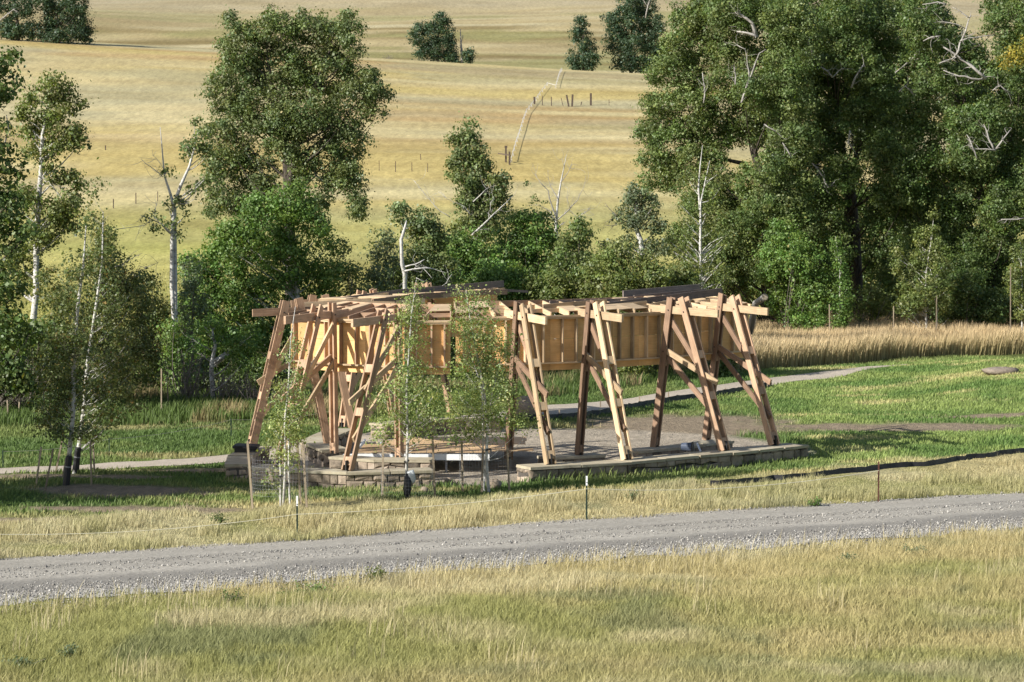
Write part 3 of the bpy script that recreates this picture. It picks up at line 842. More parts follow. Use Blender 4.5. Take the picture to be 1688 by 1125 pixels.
# --- left side
tree('cottonwood', 'tall full crowned cottonwood with dark forked trunk behind the pavilion left end', 'tree', 122,
     [[(480, 640, .34), (479, 480, .30), (479, 330, .27), (472, 250, .22), (452, 170, .15), (440, 90, .06)], [(478, 300, .2), (492, 220, .15), (520, 140, .10), (545, 80, .04)]],
     [(400, 75, 45, 42), (450, 50, 45, 28), (510, 48, 55, 30), (560, 70, 45, 40), (390, 130, 46, 46), (455, 110, 60, 50), (530, 120, 60, 50), (595, 145, 34, 38), (618, 160, 20, 22), (385, 190, 40, 40),
      (440, 180, 60, 46), (505, 190, 60, 45), (560, 200, 42, 36), (585, 235, 22, 26), (470, 240, 40, 30), (540, 255, 48, 36), (575, 290, 30, 34), (585, 335, 17, 26), (548, 300, 26, 22), (385, 245, 38, 36), (360, 280, 30, 30), (420, 290, 44, 40), (365, 325, 30, 20), (350, 150, 14, 20), (347, 215, 14, 16), (636, 158, 8, 14), (612, 190, 20, 14), (612, 125, 14, 20), (385, 38, 14, 18), (443, 26, 12, 12), (572, 32, 12, 14), (590, 352, 12, 18), (520, 330, 24, 16), (400, 335, 30, 24), (440, 325, 24, 24), (350, 345, 18, 14), (495, 285, 24, 26)],
     M['lf_cotton'], bd, leaf=0.13, cover=4.6, cr=0.48, seed=3, group=BACK, limbs=60,
     bare=[[(545, 305, .05), (520, 290, .06), (482, 330, .08)], [(420, 215, .03), (405, 250, .04), (440, 300, .06)]])
tree('understory_tree', 'bushy bright green tree with white lower trunk under the tall cottonwood', 'tree', 113,
     [[(490, 640, .13), (491, 500, .12), (488, 440, .11), (478, 400, .08), (470, 350, .04)]],
     [(475, 335, 50, 36), (440, 380, 60, 40), (520, 375, 26, 26), (395, 420, 55, 46), (470, 430, 50, 46), (350, 470, 45, 46), (420, 490, 60, 46), (520, 470, 36, 40), (330, 540, 44, 50), (390, 555, 60, 46), (455, 550, 60, 50),
      (520, 560, 46, 50), (330, 600, 44, 36), (400, 620, 50, 34), (460, 630, 60, 36), (530, 635, 50, 40), (370, 395, 36, 30), (318, 440, 24, 34), (545, 520, 34, 40), (545, 445, 16, 24), (310, 520, 26, 34), (430, 340, 30, 24), (510, 350, 20, 20), (540, 400, 12, 14)],
     M['lf_green'], bw, leaf=0.14, cover=4.6, cr=0.55, seed=5, group=BACK, limbs=50,
     bare=[[(470, 425, .05), (476, 460, .05), (489, 480, .05)], [(382, 495, .05), (400, 496, .05), (425, 493, .04), (445, 490, .02)], [(386, 502, .03), (398, 512, .03), (415, 518, .015)], [(365, 492, .02), (390, 480, .02)]], bare_mat=bw)
tree('aspen', 'slender white trunked aspen with sparse leaf tufts and bare forked top', 'tree', 108,
     [[(288, 640, .105), (288, 540, .10), (287, 470, .10), (284, 400, .095), (283, 350, .09), (288, 338, .085), (300, 305, .075), (312, 275, .055), (322, 240, .03)], [(287, 345, .09), (278, 320, .06), (270, 290, .045), (267, 240, .025), (264, 210, .012)]],
     [(330, 215, 16, 22), (322, 240, 26, 16), (345, 245, 14, 20), (310, 255, 14, 12), (285, 335, 14, 12), (300, 332, 12, 10), (352, 300, 20, 20), (325, 310, 22, 14), (250, 357, 16, 6), (260, 375, 14, 10), (282, 370, 12, 12), (296, 385, 8, 12), (305, 355, 9, 6), (276, 280, 8, 12), (290, 560, 14, 20), (286, 600, 22, 20)],
     M['lf_cotton'], bw, leaf=0.14, cover=2.0, cr=0.35, seed=7, group=BACK, limbs=26,
     bare=[[(283, 384, .04), (268, 370, .035), (250, 362, .03), (232, 355, .015)], [(268, 292, .03), (255, 280, .025), (240, 270, .015), (232, 262, .008)], [(292, 336, .04), (305, 337, .035), (315, 322, .015)], [(250, 363, .015), (238, 372, .02), (190, 378, .012)], [(255, 353, .02), (258, 335, .012)], [(270, 280, .015), (258, 262, .01), (250, 255, .006)]], bare_mat=bw)
tree('aspen', 'tall open aspen with dark lower trunk standing at the left edge of the grove', 'tree', 106,
     [[(50, 660, .16), (53, 560, .15), (58, 480, .14), (60, 400, .13), (61, 340, .12), (68, 280, .10), (74, 220, .08), (80, 180, .07), (88, 145, .035)]],
     [(90, 140, 26, 16), (110, 150, 14, 22), (80, 165, 26, 16), (50, 155, 14, 12), (45, 185, 18, 18), (75, 195, 30, 16), (105, 185, 24, 16), (138, 172, 12, 8), (52, 215, 26, 18), (100, 225, 34, 20), (128, 228, 22, 26), (70, 250, 34, 18), (95, 285, 26, 22), (118, 320, 20, 34), (90, 350, 30, 30), (40, 330, 24, 30), (70, 390, 36, 26), (35, 440, 34, 40), (110, 370, 22, 22), (45, 560, 30, 40)],
     M['lf_olive'], bw, leaf=0.15, cover=4, cr=0.45, seed=9, group=BACK, limbs=50,
     bare=[[(64, 290, .05), (82, 300, .04), (100, 325, .03), (102, 332, .02)], [(50, 212, .03), (66, 228, .04), (74, 232, .05)]], bare_mat=bw)
tree('cottonwood', 'dark leaved cottonwood cut off by the left edge of the photo', 'tree', 97,
     [[(-60, 700, .28), (-55, 500, .25), (-45, 330, .2), (-25, 180, .12), (-10, 110, .05)]],
     [(12, 92, 18, 14), (-4, 115, 22, 20), (18, 135, 16, 16), (2, 160, 18, 16), (-30, 140, 40, 50), (-20, 230, 40, 40), (5, 270, 34, 36), (-10, 340, 50, 46), (15, 390, 40, 40), (-5, 470, 50, 50), (20, 540, 40, 46), (-20, 600, 50, 50), (25, 620, 34, 40)],
     M['lf_grove'], bd, leaf=0.16, cover=3.4, cr=0.5, seed=11, group=BACK, limbs=40,
     bare=[[(-2, 258, .04), (8, 235, .04), (16, 215, .03), (12, 190, .02)]])
tree('cottonwood', 'low dark bushy tree filling behind the staked saplings on the left', 'tree', 101,
     [[(180, 660, .16), (178, 560, .14), (172, 470, .10), (168, 390, .05)]],
     [(170, 390, 26, 30), (165, 430, 40, 34), (200, 455, 36, 36), (220, 500, 34, 40), (170, 490, 50, 40), (200, 560, 56, 50), (130, 540, 50, 50), (90, 600, 40, 46), (230, 600, 36, 44), (150, 620, 60, 40), (90, 480, 36, 40)],
     M['lf_dull'], bd, leaf=0.12, cover=2.6, cr=0.42, seed=13, group=BACK, limbs=50,
     bare=[[(170, 470, .05), (168, 420, .04), (168, 372, .02)], [(190, 440, .02), (215, 428, .02), (235, 418, .01)], [(230, 455, .02), (205, 462, .03), (196, 470, .03)], [(262, 432, .008), (240, 442, .015), (215, 460, .02)]])
tree('willow', 'grey green willow thicket between white aspen trunk and bright understory tree', 'tree', 110,
     [[(318, 650, .08), (316, 560, .06), (320, 470, .03)]],
     [(318, 455, 20, 34), (322, 500, 26, 40), (300, 560, 26, 36), (318, 610, 34, 34)], M['lf_grey'], M['twig'], leaf=0.13, cover=2.4, cr=0.4, seed=15, group=BACK, limbs=24)
tree('sapling', 'short white stemmed sapling with crooked trunk left of the pavilion', 'tree', 104,
     [[(350, 655, .10), (348, 620, .10), (352, 595, .09), (354, 570, .07), (350, 545, .04)]],
     [(345, 540, 34, 16), (372, 560, 26, 20), (398, 590, 26, 26), (412, 560, 22, 26)], M['lf_green'], bw, leaf=0.13, cover=2.0, cr=0.35, seed=17, limbs=14,
     bare=[[(352, 580, .03), (335, 570, .02), (318, 560, .01)], [(353, 572, .02), (368, 556, .012)], [(350, 600, .02), (336, 588, .012), (325, 582, .008)]])
for i, (px, pb, d, w_, h_, lab) in enumerate([(315, 665, 103, 1.5, 2.6, 'grey leafless brush right of the thin white aspen trunk'), (375, 660, 104, 1.6, 2.2, 'grey leafless brush right of the crooked sapling'), (20, 720, 99, 1.3, 2.6, 'grey leafless brush at the left photo edge'), (425, 668, 103, 1.3, 1.6, 'low grey brush beside the pavilion left leg')]):
    twig_shrub('dead_brush', lab, d, px, pb, w_, h_, 34, 40 + i, 'leafless brush behind the lawn')

UL = 'understory shrubs on the left'
def lshrub(label, d, lobes, seed, mat, cover=4.5): shrub(label, d, lobes, seed, mat, .13, cover, UL)
# --- middle
tree('aspen', 'narrow pointed aspen with white stem in the middle gap', 'tree', 136,
     [[(777, 500, .13), (778, 400, .12), (779, 330, .10), (777, 270, .07), (772, 220, .03)]],
     [(772, 212, 12, 18), (762, 235, 20, 18), (785, 238, 18, 20), (768, 265, 28, 20), (795, 275, 24, 22), (765, 298, 28, 20), (805, 305, 26, 22), (828, 300, 10, 22), (775, 335, 30, 22), (815, 340, 28, 22), (800, 370, 36, 26), (770, 375, 26, 20), (752, 262, 12, 14)],
     M['lf_cotton'], bw, leaf=0.16, cover=5.0, cr=0.5, seed=19, group=BACK, limbs=34,
     bare=[[(778, 388, .07, -1.6), (795, 372, .06), (815, 352, .045), (828, 340, .03), (842, 326, .012)], [(780, 333, .04, -1.6), (792, 322, .03), (804, 310, .015)], [(810, 352, .03, -1.6), (809, 335, .02), (814, 325, .01)], [(776, 355, .03, -1.6), (765, 340, .02), (745, 332, .012), (722, 315, .006)], [(742, 358, .03, -1.6), (725, 348, .025), (705, 325, .016), (682, 298, .007)]], bare_mat=bw)
tree('dead_tree', 'bare dead tree with spreading pale branches above the middle shrubs', 'tree', 134,
     [[(917, 500, .10), (917, 400, .09), (917, 370, .085), (921, 330, .06), (925, 300, .04), (932, 268, .018), (934, 255, .008)]], [(870, 303, 6, 5), (882, 327, 7, 7), (901, 336, 4, 4)], M['lf_cotton'], bw, leaf=0.13, cover=2, cr=0.2, seed=21, limbs=0,
     bare=[[(919, 368, .05), (910, 340, .045), (904, 315, .03), (890, 300, .02), (882, 288, .01)], [(918, 372, .05), (908, 350, .04), (895, 342, .02), (882, 338, .01)], [(921, 330, .04), (912, 315, .03), (906, 302, .015), (903, 280, .007)], [(924, 302, .03), (936, 285, .02), (943, 270, .01)], [(920, 362, .045), (938, 346, .035), (952, 330, .02), (962, 310, .012), (966, 290, .006)], [(938, 380, .03), (950, 362, .03), (968, 348, .02), (975, 338, .01)], [(920, 375, .04), (930, 366, .02)], [(930, 275, .015), (926, 262, .008)], [(940, 345, .02), (934, 325, .012), (936, 308, .006)]], bare_mat=bgm)
SH = 'shrubs behind the pavilion'
def shrub(label, d, lobes, seed, mat='lf_green', leaf=0.15, cover=4.6, group=SH, **kw):
    return tree('shrub', label, 'shrub', d, [], lobes, M[mat], M['twig'], leaf=leaf, cover=cover, cr=0.5, seed=seed, group=group, limbs=30, **kw)
shrub('dark green shrub around the broken white snag, leftmost in the middle gap', 118, [(690, 365, 30, 24), (660, 352, 16, 18), (705, 395, 40, 30), (690, 430, 40, 30), (660, 470, 44, 40), (720, 455, 46, 40), (690, 520, 60, 50), (700, 590, 60, 50)], 23, 'lf_cotton')
shrub('grey green willow bush at the left of the middle gap', 116, [(625, 400, 12, 22), (640, 395, 12, 22), (632, 430, 26, 26), (622, 462, 30, 26), (640, 500, 44, 40), (620, 560, 50, 50)], 24, 'lf_grey', cover=2.6)
shrub('rounded green shrub below the pointed aspen', 124, [(760, 400, 44, 30), (740, 430, 44, 34), (790, 430, 46, 34), (770, 470, 60, 36), (760, 530, 70, 50), (790, 600, 60, 46)], 25)
shrub('broad bright green shrub below the bare dead tree', 127, [(860, 365, 30, 24), (880, 380, 40, 30), (850, 405, 44, 34), (895, 415, 50, 36), (840, 445, 50, 30), (890, 460, 54, 34), (860, 520, 70, 50), (880, 600, 60, 44)], 26)
shrub('dark green shrub at the right of the middle gap', 122, [(945, 390, 26, 24), (955, 375, 10, 16), (940, 425, 40, 34), (965, 455, 34, 36), (930, 475, 44, 34), (960, 530, 50, 50), (940, 600, 60, 40)], 27, 'lf_flank')
shrub('yellowish green shrub in front of the gnarled tree', 118, [(1010, 425, 30, 24), (1050, 445, 46, 30), (1085, 462, 34, 26), (1010, 465, 34, 30), (1050, 510, 60, 44), (1020, 590, 60, 50)], 28, 'lf_olive')
shrub('low leafy thicket right behind the pavilion roof, left of the bare dead tree', 121, [(690, 470, 50, 34), (740, 480, 50, 34), (800, 480, 50, 30), (850, 475, 44, 34), (720, 440, 30, 26), (815, 455, 34, 30), (770, 540, 90, 50)], 36, 'lf_green')
shrub('low leafy thicket right behind the pavilion roof, right of the bare dead tree', 120, [(905, 480, 46, 34), (985, 475, 46, 36), (1035, 485, 40, 30), (1100, 480, 40, 30), (1140, 475, 30, 34), (1120, 450, 24, 26), (985, 440, 26, 26), (1000, 540, 90, 44)], 37, 'lf_olive')
shrub('dark bush seen under the pavilion right panels', 119, [(1000, 605, 46, 34), (900, 625, 40, 26), (960, 625, 44, 24)], 29, 'lf_grove')
shrub('dark bush seen between the two rightmost pavilion legs', 121, [(1200, 600, 22, 26), (1180, 612, 22, 18), (1130, 600, 30, 20)], 30, 'lf_grove')
lshrub('olive shrub between the staked aspens and the thin white aspen', 108, [(238, 470, 18, 22), (255, 510, 30, 30), (235, 550, 34, 34), (270, 570, 26, 34), (245, 610, 40, 34), (275, 640, 30, 20)], 90, 'lf_dull')
lshrub('fresh green shrub wrapping the foot of the thin white aspen', 106.5, [(285, 550, 16, 24), (300, 575, 22, 26), (278, 600, 24, 26), (300, 630, 28, 22)], 91, 'lf_green', 2.8)
lshrub('fresh green shrub at the far left behind the tall pale stake', 103, [(40, 570, 34, 34), (25, 620, 36, 34), (62, 610, 28, 36), (45, 660, 40, 26)], 92, 'lf_green', 3.2)
lshrub('dark shrub below the left edge cottonwood', 101, [(10, 560, 34, 44), (-10, 640, 40, 44), (30, 690, 30, 24), (100, 660, 40, 30), (80, 560, 36, 40)], 93, 'lf_grove')
lshrub('dark low shrub in the shade beside the outermost left leg', 107, [(400, 630, 40, 26), (350, 640, 34, 20), (430, 610, 24, 30)], 94, 'lf_grove')
lshrub('sparse olive shrub between the bright understory tree and the grey willow bush', 114, [(560, 415, 16, 24), (578, 450, 26, 26), (550, 470, 26, 26), (590, 490, 34, 30), (560, 520, 34, 34), (575, 570, 40, 40), (560, 620, 50, 34)], 95, 'lf_olive', 2.0)
tree('snag', 'broken white snag with a kinked top left of the pointed aspen', 'tree', 112,
     [[(668, 560, .10), (668, 452, .10), (664, 436, .095), (662, 425, .085), (663, 395, .08), (666, 375, .06), (670, 364, .025)]], [], None, bw, seed=31,
     bare=[[(667, 447, .05), (682, 444, .05), (700, 442, .045), (716, 444, .03)], [(668, 440, .04), (685, 436, .035), (700, 428, .02)], [(663, 382, .03), (668, 378, .02), (674, 376, .012)], [(716, 480, .02), (735, 468, .02), (745, 452, .01)], [(686, 458, .02), (700, 466, .02)]], bare_mat=bw, limbs=0)
tree('gnarled_tree', 'gnarled grey green tree with short white trunk and bare left limb', 'tree', 140,
     [[(1060, 520, .17), (1058, 420, .16), (1054, 395, .15), (1050, 375, .13), (1048, 345, .06)]],
     [(1050, 318, 22, 18), (1040, 340, 26, 20), (1066, 335, 26, 22), (1035, 362, 26, 16), (1065, 365, 32, 18), (1085, 375, 20, 14), (1015, 408, 30, 12), (1035, 402, 26, 12), (1085, 405, 24, 14), (1070, 412, 20, 12), (1098, 412, 12, 10)],
     M['lf_grey'], bw, leaf=0.15, cover=2.8, cr=0.45, seed=33, group=BACK, limbs=30,
     bare=[[(1052, 378, .08), (1036, 368, .06), (1018, 358, .04), (1005, 345, .02), (998, 335, .01)], [(1030, 366, .03), (1012, 372, .02), (996, 372, .01)], [(1018, 358, .02), (1006, 362, .015)]], bare_mat=M['twig'])
tree('aspen', 'thin straight white aspen stem at the left edge of the big grove', 'tree', 131,
     [[(1157, 600, .10), (1157, 480, .095), (1157, 420, .085), (1155, 360, .075), (1153, 310, .05), (1155, 275, .03), (1158, 240, .012)], [(1155, 335, .04), (1162, 300, .03), (1170, 265, .012)]],
     [(1135, 350, 20, 24), (1120, 400, 26, 30), (1175, 350, 24, 26), (1180, 400, 26, 30), (1140, 300, 24, 24), (1175, 290, 26, 26), (1130, 440, 34, 24), (1185, 450, 30, 30)],
     M['lf_olive'], bw, leaf=0.14, cover=1.3, cr=0.45, seed=35, group=BACK, limbs=40)

# --- the big grove on the right
def yellow_patch(root, d, rs):
    P = crown_points([(1650, 95, 22, 26, -5.5), (1668, 78, 12, 16, -5.5), (1632, 108, 14, 14, -5.5)], d, rs, .16, 2.2, .4)[0]
    quads_mesh('yellow_foliage', leaf_quads(P, np.full(len(P), .16), rs, OUT), M['lf_gold'], root, TINT)
GRV = 'big cottonwoods of the right grove'
tree('cottonwood', 'broad cottonwood forming the left flank of the big grove', 'tree', 150,
     [[(1275, 520, .36), (1270, 400, .33), (1262, 310, .28), (1245, 255, .22), (1225, 180, .15), (1200, 80, .07)], [(1265, 300, .2), (1225, 270, .14), (1190, 262, .09), (1150, 250, .04)], [(1262, 310, .2), (1300, 210, .14), (1310, 100, .08), (1300, 20, .04)]],
     [(1135, 35, 34, 34), (1170, 15, 40, 34), (1110, 85, 34, 34), (1150, 80, 46, 40), (1085, 120, 22, 24), (1130, 130, 44, 36), (1090, 175, 34, 30), (1135, 185, 46, 40), (1072, 215, 26, 24), (1110, 235, 46, 34), (1085, 265, 34, 26), (1150, 265, 46, 34), (1075, 300, 20, 14), (1110, 300, 30, 24), (1180, 210, 50, 44), (1200, 130, 46, 46), (1210, 60, 46, 46), (1230, 0, 60, 40), (1250, 110, 46, 60), (1240, 200, 46, 46), (1190, 320, 44, 40), (1230, 360, 44, 44), (1180, 400, 40, 40), (1215, 440, 44, 44), (1290, 310, 46, 44, -4), (1295, 240, 44, 40, -4), (1290, 170, 44, 44, -4), (1290, 100, 44, 44, -4), (1285, 40, 44, 40, -4), (1255, 340, 40, 36, -4), (1290, 370, 46, 40, -4), (1235, 160, 36, 40, -4), (1200, 20, 50, 40, -3), (1270, 430, 46, 40, -4), (1228, 300, 30, 28, -3), (1252, 280, 26, 26, -5), (1150, 330, 36, 30, -2), (1130, 390, 34, 34, -2), (1200, 380, 40, 40, -4), (1160, 440, 40, 36, -3)],
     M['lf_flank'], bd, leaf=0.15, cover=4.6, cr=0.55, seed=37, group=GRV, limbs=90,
     bare=[[(1248, 60, .16, -4), (1240, 38, .13), (1222, 26, .10), (1212, 20, .07)], [(1250, 62, .12, -4), (1232, 55, .09), (1215, 52, .05)], [(1222, 170, .08, -5), (1232, 140, .07), (1240, 120, .06), (1252, 88, .04), (1262, 82, .02)], [(1235, 135, .05, -5), (1232, 105, .04), (1228, 80, .02)], [(1228, 82, .04, -5), (1215, 74, .03)], [(1212, 140, .06, -5), (1213, 125, .05), (1210, 110, .02)], [(1160, 170, .05, -4), (1162, 145, .05), (1158, 120, .03)], [(1260, 205, .04, -5), (1275, 215, .05), (1285, 222, .02)], [(1290, 235, .04, -5), (1298, 248, .06), (1306, 262, .02)]], bare_mat=bgm)
tree('cottonwood', 'tallest cottonwood with long dark leaning trunk in the centre of the grove', 'tree', 156,
     [[(1412, 560, .44), (1412, 460, .40), (1410, 380, .36), (1400, 310, .32), (1390, 255, .26), (1378, 170, .17), (1368, 80, .10), (1365, 0, .05)], [(1398, 300, .2), (1425, 220, .15), (1450, 120, .10), (1465, 30, .05)]],
     [(1300, 40, 50, 50), (1350, 10, 60, 40), (1410, 20, 60, 44), (1300, 110, 50, 46), (1350, 90, 50, 50), (1410, 90, 50, 46), (1290, 180, 46, 46), (1345, 170, 50, 46), (1400, 165, 44, 44), (1300, 250, 46, 46), (1350, 240, 46, 44), (1300, 320, 50, 46), (1345, 310, 40, 40), (1440, 150, 40, 50), (1460, 60, 46, 50), (1440, 220, 40, 34), (1270, 380, 50, 46), (1330, 390, 50, 46), (1290, 440, 46, 44), (1385, 100, 46, 44, -4), (1380, 40, 46, 44, -4), (1425, 150, 40, 40, -4), (1400, 200, 36, 30, -4), (1345, 350, 40, 40, -3), (1355, 440, 30, 36, -3), (1450, 290, 34, 40, -3), (1455, 350, 34, 40, -2), (1450, 420, 30, 36, -2), (1445, 250, 40, 40, -5), (1370, 290, 34, 40, -4), (1450, 480, 36, 34, -4), (1375, 480, 24, 40, -3), (1375, 400, 26, 40, -3), (1470, 300, 36, 40, -6)],
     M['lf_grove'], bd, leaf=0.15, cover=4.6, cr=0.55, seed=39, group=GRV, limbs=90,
     bare=[[(1326, 50, .05, -6), (1333, 25, .09), (1334, 12, .04)], [(1340, 90, .09, -6), (1333, 72, .09), (1328, 62, .05)], [(1372, 128, .06, -6), (1364, 118, .06), (1354, 110, .03)], [(1372, 128, .05, -6), (1384, 116, .05), (1392, 112, .02)], [(1404, 145, .08, -6), (1410, 128, .08), (1424, 106, .04)], [(1400, 216, .06, -6), (1398, 235, .07), (1408, 248, .03)], [(1330, 265, .05, -5), (1345, 275, .06), (1358, 292, .06), (1366, 310, .05), (1376, 300, .03)], [(1482, 152, .05, -6), (1492, 142, .06), (1505, 155, .03)], [(1475, 120, .05, -6), (1500, 100, .07), (1525, 80, .04)]], bare_mat=bgm)
tree('cottonwood', 'right hand cottonwood of the grove with many bare bleached limbs and a yellow patch', 'tree', 152,
     [[(1645, 560, .38), (1640, 470, .34), (1625, 380, .28), (1610, 280, .2), (1590, 180, .13), (1575, 90, .07)], [(1620, 350, .18), (1660, 250, .13), (1680, 140, .07)]],
     [(1520, 20, 40, 34), (1545, 60, 24, 40), (1500, 190, 40, 40), (1530, 140, 34, 30), (1545, 200, 40, 40), (1500, 260, 46, 44), (1550, 270, 46, 44), (1480, 320, 46, 44), (1530, 340, 50, 46), (1585, 330, 44, 44), (1610, 270, 40, 30), (1600, 160, 40, 26), (1660, 40, 40, 50), (1690, 90, 26, 60), (1665, 170, 40, 40), (1680, 240, 40, 50), (1640, 280, 34, 36), (1670, 330, 46, 46), (1630, 390, 46, 44), (1690, 400, 40, 50), (1600, 420, 46, 44), (1510, 410, 46, 44), (1560, 390, 46, 44), (1650, 460, 46, 40), (1590, 480, 46, 44), (1505, 70, 36, 44, -3), (1560, 130, 34, 30, -2), (1590, 210, 44, 40, -3), (1625, 190, 34, 34, -3), (1640, 240, 34, 30, 2), (1690, 30, 30, 60, -2), (1680, 130, 34, 34, -2), (1585, 260, 44, 40, -3), (1640, 340, 46, 44, -3), (1690, 300, 36, 50, -3), (1575, 440, 46, 40, -2), (1680, 480, 40, 40, -2), (1530, 470, 46, 40, -2), (1480, 470, 40, 40, -2), (1560, 500, 46, 36, -4), (1620, 500, 46, 36, -4), (1670, 500, 40, 36, -4)],
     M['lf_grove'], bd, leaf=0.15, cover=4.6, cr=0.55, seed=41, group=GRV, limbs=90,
     bare=[[(1625, 130, .12, -5), (1600, 108, .11), (1575, 90, .09), (1555, 78, .05)], [(1575, 92, .08, -5), (1582, 72, .07), (1592, 50, .06), (1600, 25, .03)], [(1582, 68, .05, -5), (1610, 62, .04), (1640, 58, .02)], [(1592, 48, .04, -5), (1575, 40, .04), (1552, 36, .02)], [(1598, 30, .04, -5), (1585, 20, .03), (1570, 12, .015)], [(1550, 60, .05, -5), (1535, 62, .07), (1522, 68, .03)], [(1625, 130, .09, -5), (1600, 130, .08), (1580, 126, .06), (1555, 116, .03)], [(1548, 105, .05, -5), (1568, 98, .05), (1576, 92, .05)], [(1636, 150, .06, -5), (1648, 142, .05), (1668, 158, .02)], [(1560, 8, .07, -5), (1545, 4, .06), (1520, 8, .03)], [(1640, 250, .08, -5), (1630, 230, .07), (1622, 205, .03)], [(1640, 248, .07, -5), (1655, 228, .06), (1665, 215, .03)], [(1640, 248, .06, -5), (1610, 246, .04), (1596, 240, .02)], [(1610, 262, .05, -5), (1602, 240, .05), (1594, 222, .02)], [(1688, 360, .05, -5), (1668, 362, .06), (1650, 362, .03)]], bare_mat=bgm,
     extra=yellow_patch)
tree('cottonwood', 'dark filling cottonwood deep in the grove behind the others', 'tree', 170,
     [[(1500, 540, .4), (1500, 380, .35), (1490, 200, .22), (1485, 60, .08)]],
     [(1250, 0, 60, 50), (1470, 0, 70, 50), (1380, 60, 80, 70), (1500, 110, 60, 60), (1640, 10, 26, 30), (1620, 210, 70, 50), (1460, 230, 70, 60), (1560, 320, 80, 60), (1380, 330, 60, 70), (1470, 400, 80, 70), (1380, 440, 60, 60), (1620, 440, 80, 70), (1500, 490, 80, 50), (1320, 480, 60, 44), (1430, 500, 60, 40), (1690, 480, 50, 60), (1250, 460, 50, 44), (1570, 90, 60, 50), (1600, 140, 70, 50), (1440, 160, 70, 70), (1330, 200, 70, 70), (1680, 120, 50, 60), (1690, 300, 50, 70), (1560, 420, 80, 60), (1340, 100, 60, 60), (1530, 30, 40, 40)],
     M['lf_grove'], bd, leaf=0.20, cover=4.5, cr=0.8, seed=43, group=GRV, limbs=40)
RS = 'shrubs at the foot of the right grove'
shrub('leafy green shrub left of the cut log, at the grove foot', 149, [(1180, 460, 30, 26), (1210, 485, 34, 26), (1170, 495, 40, 20)], 45, 'lf_olive', group=RS, cover=2.4)
shrub('large bright green shrub at the left foot of the right grove', 144, [(1290, 400, 34, 36), (1320, 430, 44, 40), (1280, 450, 36, 36), (1340, 480, 36, 36), (1300, 500, 40, 34), (1335, 525, 36, 24)], 46, group=RS)
shrub('pale yellow green bush in the right grove between the two young aspens', 148, [(1440, 490, 28, 22), (1460, 505, 34, 18), (1425, 515, 30, 16)], 47, 'lf_olive', group=RS, cover=2.2)
shrub('dark shrub right of the pale young aspen, at the grove foot', 147, [(1590, 470, 30, 36), (1600, 510, 40, 28), (1570, 520, 30, 20), (1630, 515, 30, 24)], 48, 'lf_grove', group=RS)
YA = 'young aspens at the edge of the right grove'
tree('young_aspen', 'slim spire shaped young aspen, brightest green, by the single wooden stake', 'tree', 143,
     [[(1385, 545, .05), (1385, 500, .045), (1384, 440, .03), (1377, 390, .01)]],
     [(1377, 400, 6, 16), (1382, 425, 10, 20), (1386, 455, 16, 24), (1388, 485, 19, 24), (1388, 512, 20, 22), (1384, 530, 16, 14)], M['lf_green'], bw, leaf=0.13, cover=3.2, cr=0.35, seed=50, group=YA, limbs=24)
tree('young_aspen', 'wide yellow green young aspen with twin leaf spires', 'tree', 144,
     [[(1527, 545, .07), (1526, 500, .06), (1527, 450, .045), (1538, 380, .02)], [(1542, 545, .05), (1543, 490, .04), (1530, 430, .02)]],
     [(1540, 365, 7, 24), (1522, 395, 14, 22), (1538, 400, 14, 24), (1515, 430, 22, 24), (1545, 435, 22, 26), (1505, 465, 26, 24), (1545, 470, 26, 26), (1520, 490, 34, 24), (1555, 500, 22, 22), (1495, 505, 22, 20), (1480, 430, 10, 26)], M['lf_olive'], bw, leaf=0.13, cover=2.8, cr=0.38, seed=51, group=YA, limbs=40)
tree('young_aspen', 'yellow green young aspen cut by the right photo edge', 'tree', 143,
     [[(1685, 545, .05), (1685, 480, .04), (1683, 420, .015)]],
     [(1680, 415, 14, 18), (1685, 445, 22, 24), (1672, 460, 16, 18), (1684, 480, 22, 24), (1690, 510, 22, 20)], M['lf_olive'], bw, leaf=0.13, cover=2.8, cr=0.35, seed=52, group=YA, limbs=24)

# --- far trees on the crest
FR = 'distant trees on the meadow crest'
def fartree(label, d, trunk, lobes, seed, bare=(), leaf=0.30):
    tree('far_tree', label, 'tree', d, trunk, lobes, M['lf_far'], bd, leaf=leaf, cover=4.6, cr=1.1, seed=seed, group=FR, limbs=20, bare=bare, thick=1.0)
fartree('distant round leaning tree above the middle of the meadow', 498, [[(722, 100, .3), (722, 60, .2), (725, 30, .08)]], [(726, 32, 12, 12), (712, 48, 20, 14), (735, 50, 14, 20), (690, 52, 16, 14), (700, 68, 20, 14), (728, 75, 22, 18), (745, 82, 9, 20), (705, 92, 22, 12), (735, 95, 20, 10), (752, 99, 8, 6)], 60)
fartree('distant narrow upright tree beside the far end of the rail fence', 495, [[(962, 115, .3), (962, 70, .2), (960, 40, .08)]], [(958, 38, 12, 12), (958, 58, 16, 16), (968, 78, 18, 18), (948, 100, 14, 16), (972, 102, 18, 16), (958, 110, 22, 8)], 61)
fartree('distant tall broad tree between the narrow tree and the grove', 500, [[(1040, 118, .4), (1040, 70, .3), (1045, 20, .1)]], [(1035, 5, 24, 20), (1060, 10, 22, 20), (1015, 35, 20, 24), (1045, 40, 30, 24), (1075, 40, 20, 30), (1020, 70, 22, 24), (1050, 80, 30, 26), (1080, 85, 22, 30), (1030, 105, 24, 16), (1065, 108, 28, 14)], 62, [[(1064, 30, .16, -9), (1068, 10, .14), (1074, -8, .08)], [(1068, 12, .1, -9), (1060, -2, .05)]])
